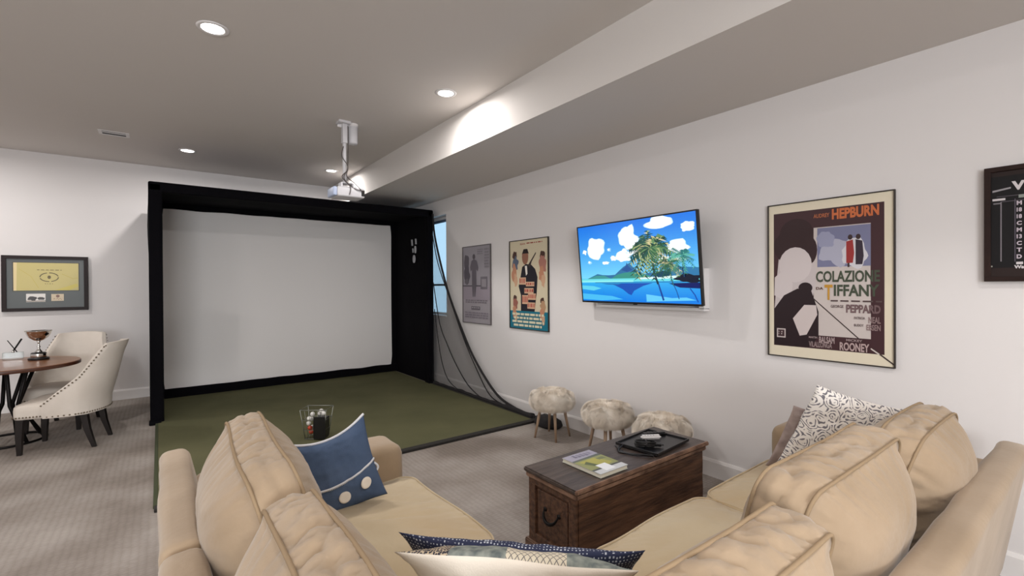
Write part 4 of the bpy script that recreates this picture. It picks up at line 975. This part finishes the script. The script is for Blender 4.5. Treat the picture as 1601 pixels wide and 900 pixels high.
poster('framed_flag', 'black framed yellow golf flag with two small photos below, on the back wall', A, wall_matrix_back(-1.118, 1.557, YB-.001), .04, m_gold, .035, 'picture')
# scoreboard at right edge
A = Flat(1.02, .535)
A.rect(0, 0, 1, 1, (13, 12, 15)); wt = (206, 200, 202); wd_ = (38, 26, 24)
A.rect(0, 0, 1, .045, wd_); A.rect(0, .915, 1, 1, wd_)
A.poly([(.005, .175), (.069, .155), (.069, .17), (.005, .193)], (150, 146, 150)); A.rect(.005, .255, .050, .275, wt); A.rect(.008, .295, .034, .308, (120, 116, 120)); A.rect(.02, .235, .2, .240, (96, 90, 98)); A.rect(.034, .285, .2, .290, (96, 90, 98))
A.rect(.033, .29, .0375, .855, (128, 122, 128)); A.rect(.0815, .27, .0845, .86, (96, 90, 102)); A.text('V', .071, .105, .117, .19, wt, .05); A.rect(.095, .235, .115, .265, (140, 146, 140))
for i, s_ in enumerate(['M', '18', '18', 'C', 'M', '13', 'C', 'T', 'D']): A.text(s_, .0885, .293+i*.0625, .106, .332+i*.0625, (196, 184, 194), .04)
A.rect(.087, .862, .11, .885, wt); A.text('Wa', .080, .892, .114, .925, wt, .05); A.ell(.003, .90, .003, .008, (150, 150, 140))
poster('scoreboard', 'dark wooden framed scoreboard with white lettering at the right edge', A, wall_matrix_right(.446-.024-.51, 1.798, XW-.001), .024, mat('scoreboard_wood', (36, 23, 20), .6, var=(46, 30, 26), vscale=8, spec=.2), .03, 'scoreboard')
# wall cord low on the right wall
tag(mk('power_cord', tube(bez([(3.40, .20, .34), (3.36, .16, .36), (3.30, .10, .33), (3.25, .02, .20), (3.28, -.1, .02)], 8), .006, 6), m_blackpl, None, smooth=True), 'black power cord by the wall behind the right end of the sofa', 'cord')

# ---------------------------------------------------------------- dining corner
tb = thing('dining_table', 'round walnut dining table with black metal base at the left edge', 'table', (-1.2, 6.6, 0))
mk('tabletop', lathe([(.0001, .722), (.52, .722), (.538, .728), (.54, .755), (.535, .76), (.0001, .76)], 72), m_tabletop, tb, auto=40)
mk('edge_band', lathe([(.5405, .724), (.5425, .726), (.5425, .754), (.5405, .756)], 72), m_tabedge, tb, smooth=True)
for k in range(8):
    a = 2*math.pi*k/8+.2; b = a+.5
    mk('base_rod', tube([(.20*math.cos(a), .20*math.sin(a), .722), (.09*math.cos(a+.25), .09*math.sin(a+.25), .36), (.27*math.cos(b), .27*math.sin(b), .012)], .016, 8), m_iron, tb, smooth=True)
mk('base_ring', tube([(.28*math.cos(a), .28*math.sin(a), .012) for a in [2*math.pi*i/40 for i in range(40)]], .011, 8, closed=True), m_iron, tb, smooth=True)
mk('mount_plate', lathe([(.0001, .706), (.24, .706), (.24, .722)], 40), m_iron, tb)

cupt = thing('trophy_cup', 'silver trophy bowl on a black base standing on the round table', 'trophy', (-1.0, 6.8, .761)); cupt.scale = (.86, .86, 1.12)
mk('bowl', lathe([(.0001, .17), (.02, .172), (.05, .182), (.085, .205), (.107, .235), (.116, .262), (.122, .264), (.118, .268), (.104, .24), (.08, .213), (.045, .192), (.0001, .186)], 48), m_silver, cupt, smooth=True)
mk('stem', lathe([(.03, .066), (.036, .072), (.022, .088), (.011, .105), (.018, .118), (.011, .130), (.010, .155), (.02, .172)], 32), m_silver, cupt, smooth=True)
mk('plinth', lathe([(.092, .0), (.095, .004), (.095, .016), (.088, .02), (.070, .022), (.070, .060), (.062, .066), (.0001, .068)], 40), m_blackpl, cupt, auto=40)
mk('plate_band', lathe([(.0712, .026), (.0716, .027), (.0716, .055), (.0712, .056)], 40), m_silver, cupt, smooth=True)
gh = thing('glass_holder', 'small clear glass holder with two crossed dark sticks on the table', 'ornament', (-1.215, 6.98, .761))
mk('glass_block', box(-.075, .075, -.03, .03, 0, .075, .006), m_clear, gh)
mk('stick', tube([(.03, -.005, .075), (-.04, .0, .20)], [.005, .004], 8), m_iron, gh, smooth=True)
mk('stick', tube([(-.005, .006, .075), (.062, .01, .21)], [.007, .008], 8), m_iron, gh, smooth=True)
mk('stick_holder', lathe([(.012, .072), (.014, .078), (.006, .10)], 12), m_silver, gh, smooth=True)

def make_chair(label, loc, rz):
    # local: chair faces -x ; origin on the floor under the seat centre
    t = thing('dining_chair', label, 'chair', loc, rz, 'cream upholstered dining chairs')
    def loft(secs, nseg):
        V = []; F = []
        for s_ in secs: V += s_
        for i in range(len(secs)-1):
            for j in range(nseg): a = i*nseg+j; b = i*nseg+(j+1) % nseg; F.append((a, b, b+nseg, a+nseg))
        F.append(tuple(range(nseg))[::-1]); F.append(tuple(range((len(secs)-1)*nseg, len(secs)*nseg))); return V, F
    # seat: rounded slab with crown
    V = []; F = []; nx = 14; ny = 14
    pr = rrect(.54, .52, .06, 80)
    prof = [(1.0, .325), (1.015, .345), (1.02, .40), (1.01, .430), (.97, .447), (.85, .458), (.6, .466), (.3, .470), (.0001, .471)]
    for s_, z_ in prof:
        for p in pr: V.append(Vector((p.x*s_-.01, p.y*s_, z_)))
    k = len(pr)
    for i in range(len(prof)-1):
        for j in range(k): F.append((i*k+j, i*k+(j+1) % k, (i+1)*k+(j+1) % k, (i+1)*k+j))
    F.append(tuple(range(k))[::-1])
    mk('seat', (V, F), m_linen, t, smooth=True)
    # curved barrel back: plan curve wraps the rear, arms sweep down to the seat front
    n = 40; rows = 12; Vo = []; Fo = []
    def plan(s_):   # s_ -1..1 around the back
        a = s_*math.radians(98); y = .285*math.sin(a)*1.0; x = .10+.20*math.cos(a)
        if abs(s_) > .72: x -= (abs(s_)-.72)*.42
        return x, y
    def ztop(s_): 
        q = abs(s_); 
        return .985-.012*(q/.45)**2 if q < .45 else .973-.50*((q-.45)/.55)**.85
    for side in (0, 1):
        for i in range(n+1):
            s_ = -1+2*i/n; x, y = plan(s_); zt = ztop(s_)
            nx_, ny_ = (math.cos(s_*1.7), math.sin(s_*1.7))
            for j in range(rows+1):
                t_ = j/rows; z_ = .33+(zt-.33)*t_; lean = .12*max(0, (z_-.45))/.5*(math.cos(s_*1.3)) + .03*(max(0, z_-.8)/.18)**2
                th = .028+.010*math.sin(math.pi*min(1, t_*1.0)) if t_ < .99 else .018
                off = th if side else -th
                Vo.append(Vector((x+lean+nx_*off, y*(1+.05*t_)+ny_*off, z_)))
    K = (n+1)*(rows+1)
    for side in (0, 1):
        for i in range(n):
            for j in range(rows):
                a = side*K+i*(rows+1)+j; f = (a, a+rows+1, a+rows+2, a+1); Fo.append(f if side else f[::-1])
    for i in range(n):
        a = i*(rows+1)+rows; Fo.append((a, a+rows+1, a+rows+1+K, a+K)); a = i*(rows+1); Fo.append((a, a+K, a+rows+1+K, a+rows+1))
    for j in range(rows):
        a = j; Fo.append((a, a+1, a+1+K, a+K)); a = n*(rows+1)+j; Fo.append((a, a+K, a+1+K, a+1))
    mk('backrest', (Vo, Fo), m_linen, t, auto=60)
    # nailheads along the seat rail and the sloping sides
    g = []
    nail = lathe([(.0001, .004), (.0055, .003), (.0078, 0)], 8)
    def put(p, nn):
        R = Vector((0, 0, 1)).rotation_difference(Vector(nn)).to_matrix().to_4x4(); R.translation = p; g.append(xf(nail, R))
    for i in range(22):
        for s_ in (-1, 1): put((-.27+.018*i*1.3, s_*.265, .345), (0, s_, 0))
    for i in range(20): put((-.286, -.23+.024*i, .345), (-1, 0, 0))
    for i in range(0, n//2+4):
        for sd in (-1, 1):
            s_ = sd*(1-i*.026)
            if abs(s_) < .42: continue
            x, y = plan(s_); zt = ztop(s_)-.022; lean = .12*max(0, (zt-.45))/.5*(math.cos(s_*1.3))
            nx_, ny_ = (math.cos(s_*1.7), math.sin(s_*1.7)); put((x+lean+nx_*.037, y*1.05+ny_*.037, zt), (nx_, ny_, 0))
    for i in range(0, 41):
        s_ = -.96+i*.048; x, y = plan(s_); nx_, ny_ = (math.cos(s_*1.7), math.sin(s_*1.7)); put((x+nx_*.03, y+ny_*.03, .345), (nx_, ny_, 0))
    mk('nailhead_trim', join(*g), m_nail, t, smooth=True)
    for sx, sy in ((-1, -1), (-1, 1), (1, -1), (1, 1)):
        x = -.235 if sx < 0 else .20; y = sy*(.215 if sx < 0 else .19); bx_ = x+(-.01 if sx < 0 else .075)
        V = []
        for (cx_, z_, r_) in ((x, .335, .026), ((x+bx_)/2+(-.004 if sx < 0 else -.012), .17, .022), (bx_, 0, .015)):
            V += [Vector((cx_+a*r_, y+b*r_, z_)) for a, b in ((-1, -1), (1, -1), (1, 1), (-1, 1))]
        F = [(3, 2, 1, 0), (8, 9, 10, 11)]+[(i*4+j, i*4+(j+1) % 4, (i+1)*4+(j+1) % 4, (i+1)*4+j) for i in range(2) for j in range(4)]
        mk('leg', (V, F), m_leg, t)
    # back pull ring
    mk('pull_ring', tube([(.385+.004*math.cos(a), .02*math.sin(a)*.6, .86+.025*math.cos(a)) for a in [2*math.pi*i/16 for i in range(16)]], .004, 6, closed=True), m_iron, t, smooth=True)
    return t
ch = make_chair('cream dining chair with nailhead trim, nearest at the round table', (-.72, 6.14, 0), math.radians(-14))
dup(ch, (-.83, 7.0, 0), math.radians(74), 'cream dining chair behind the table, nearest the back wall')
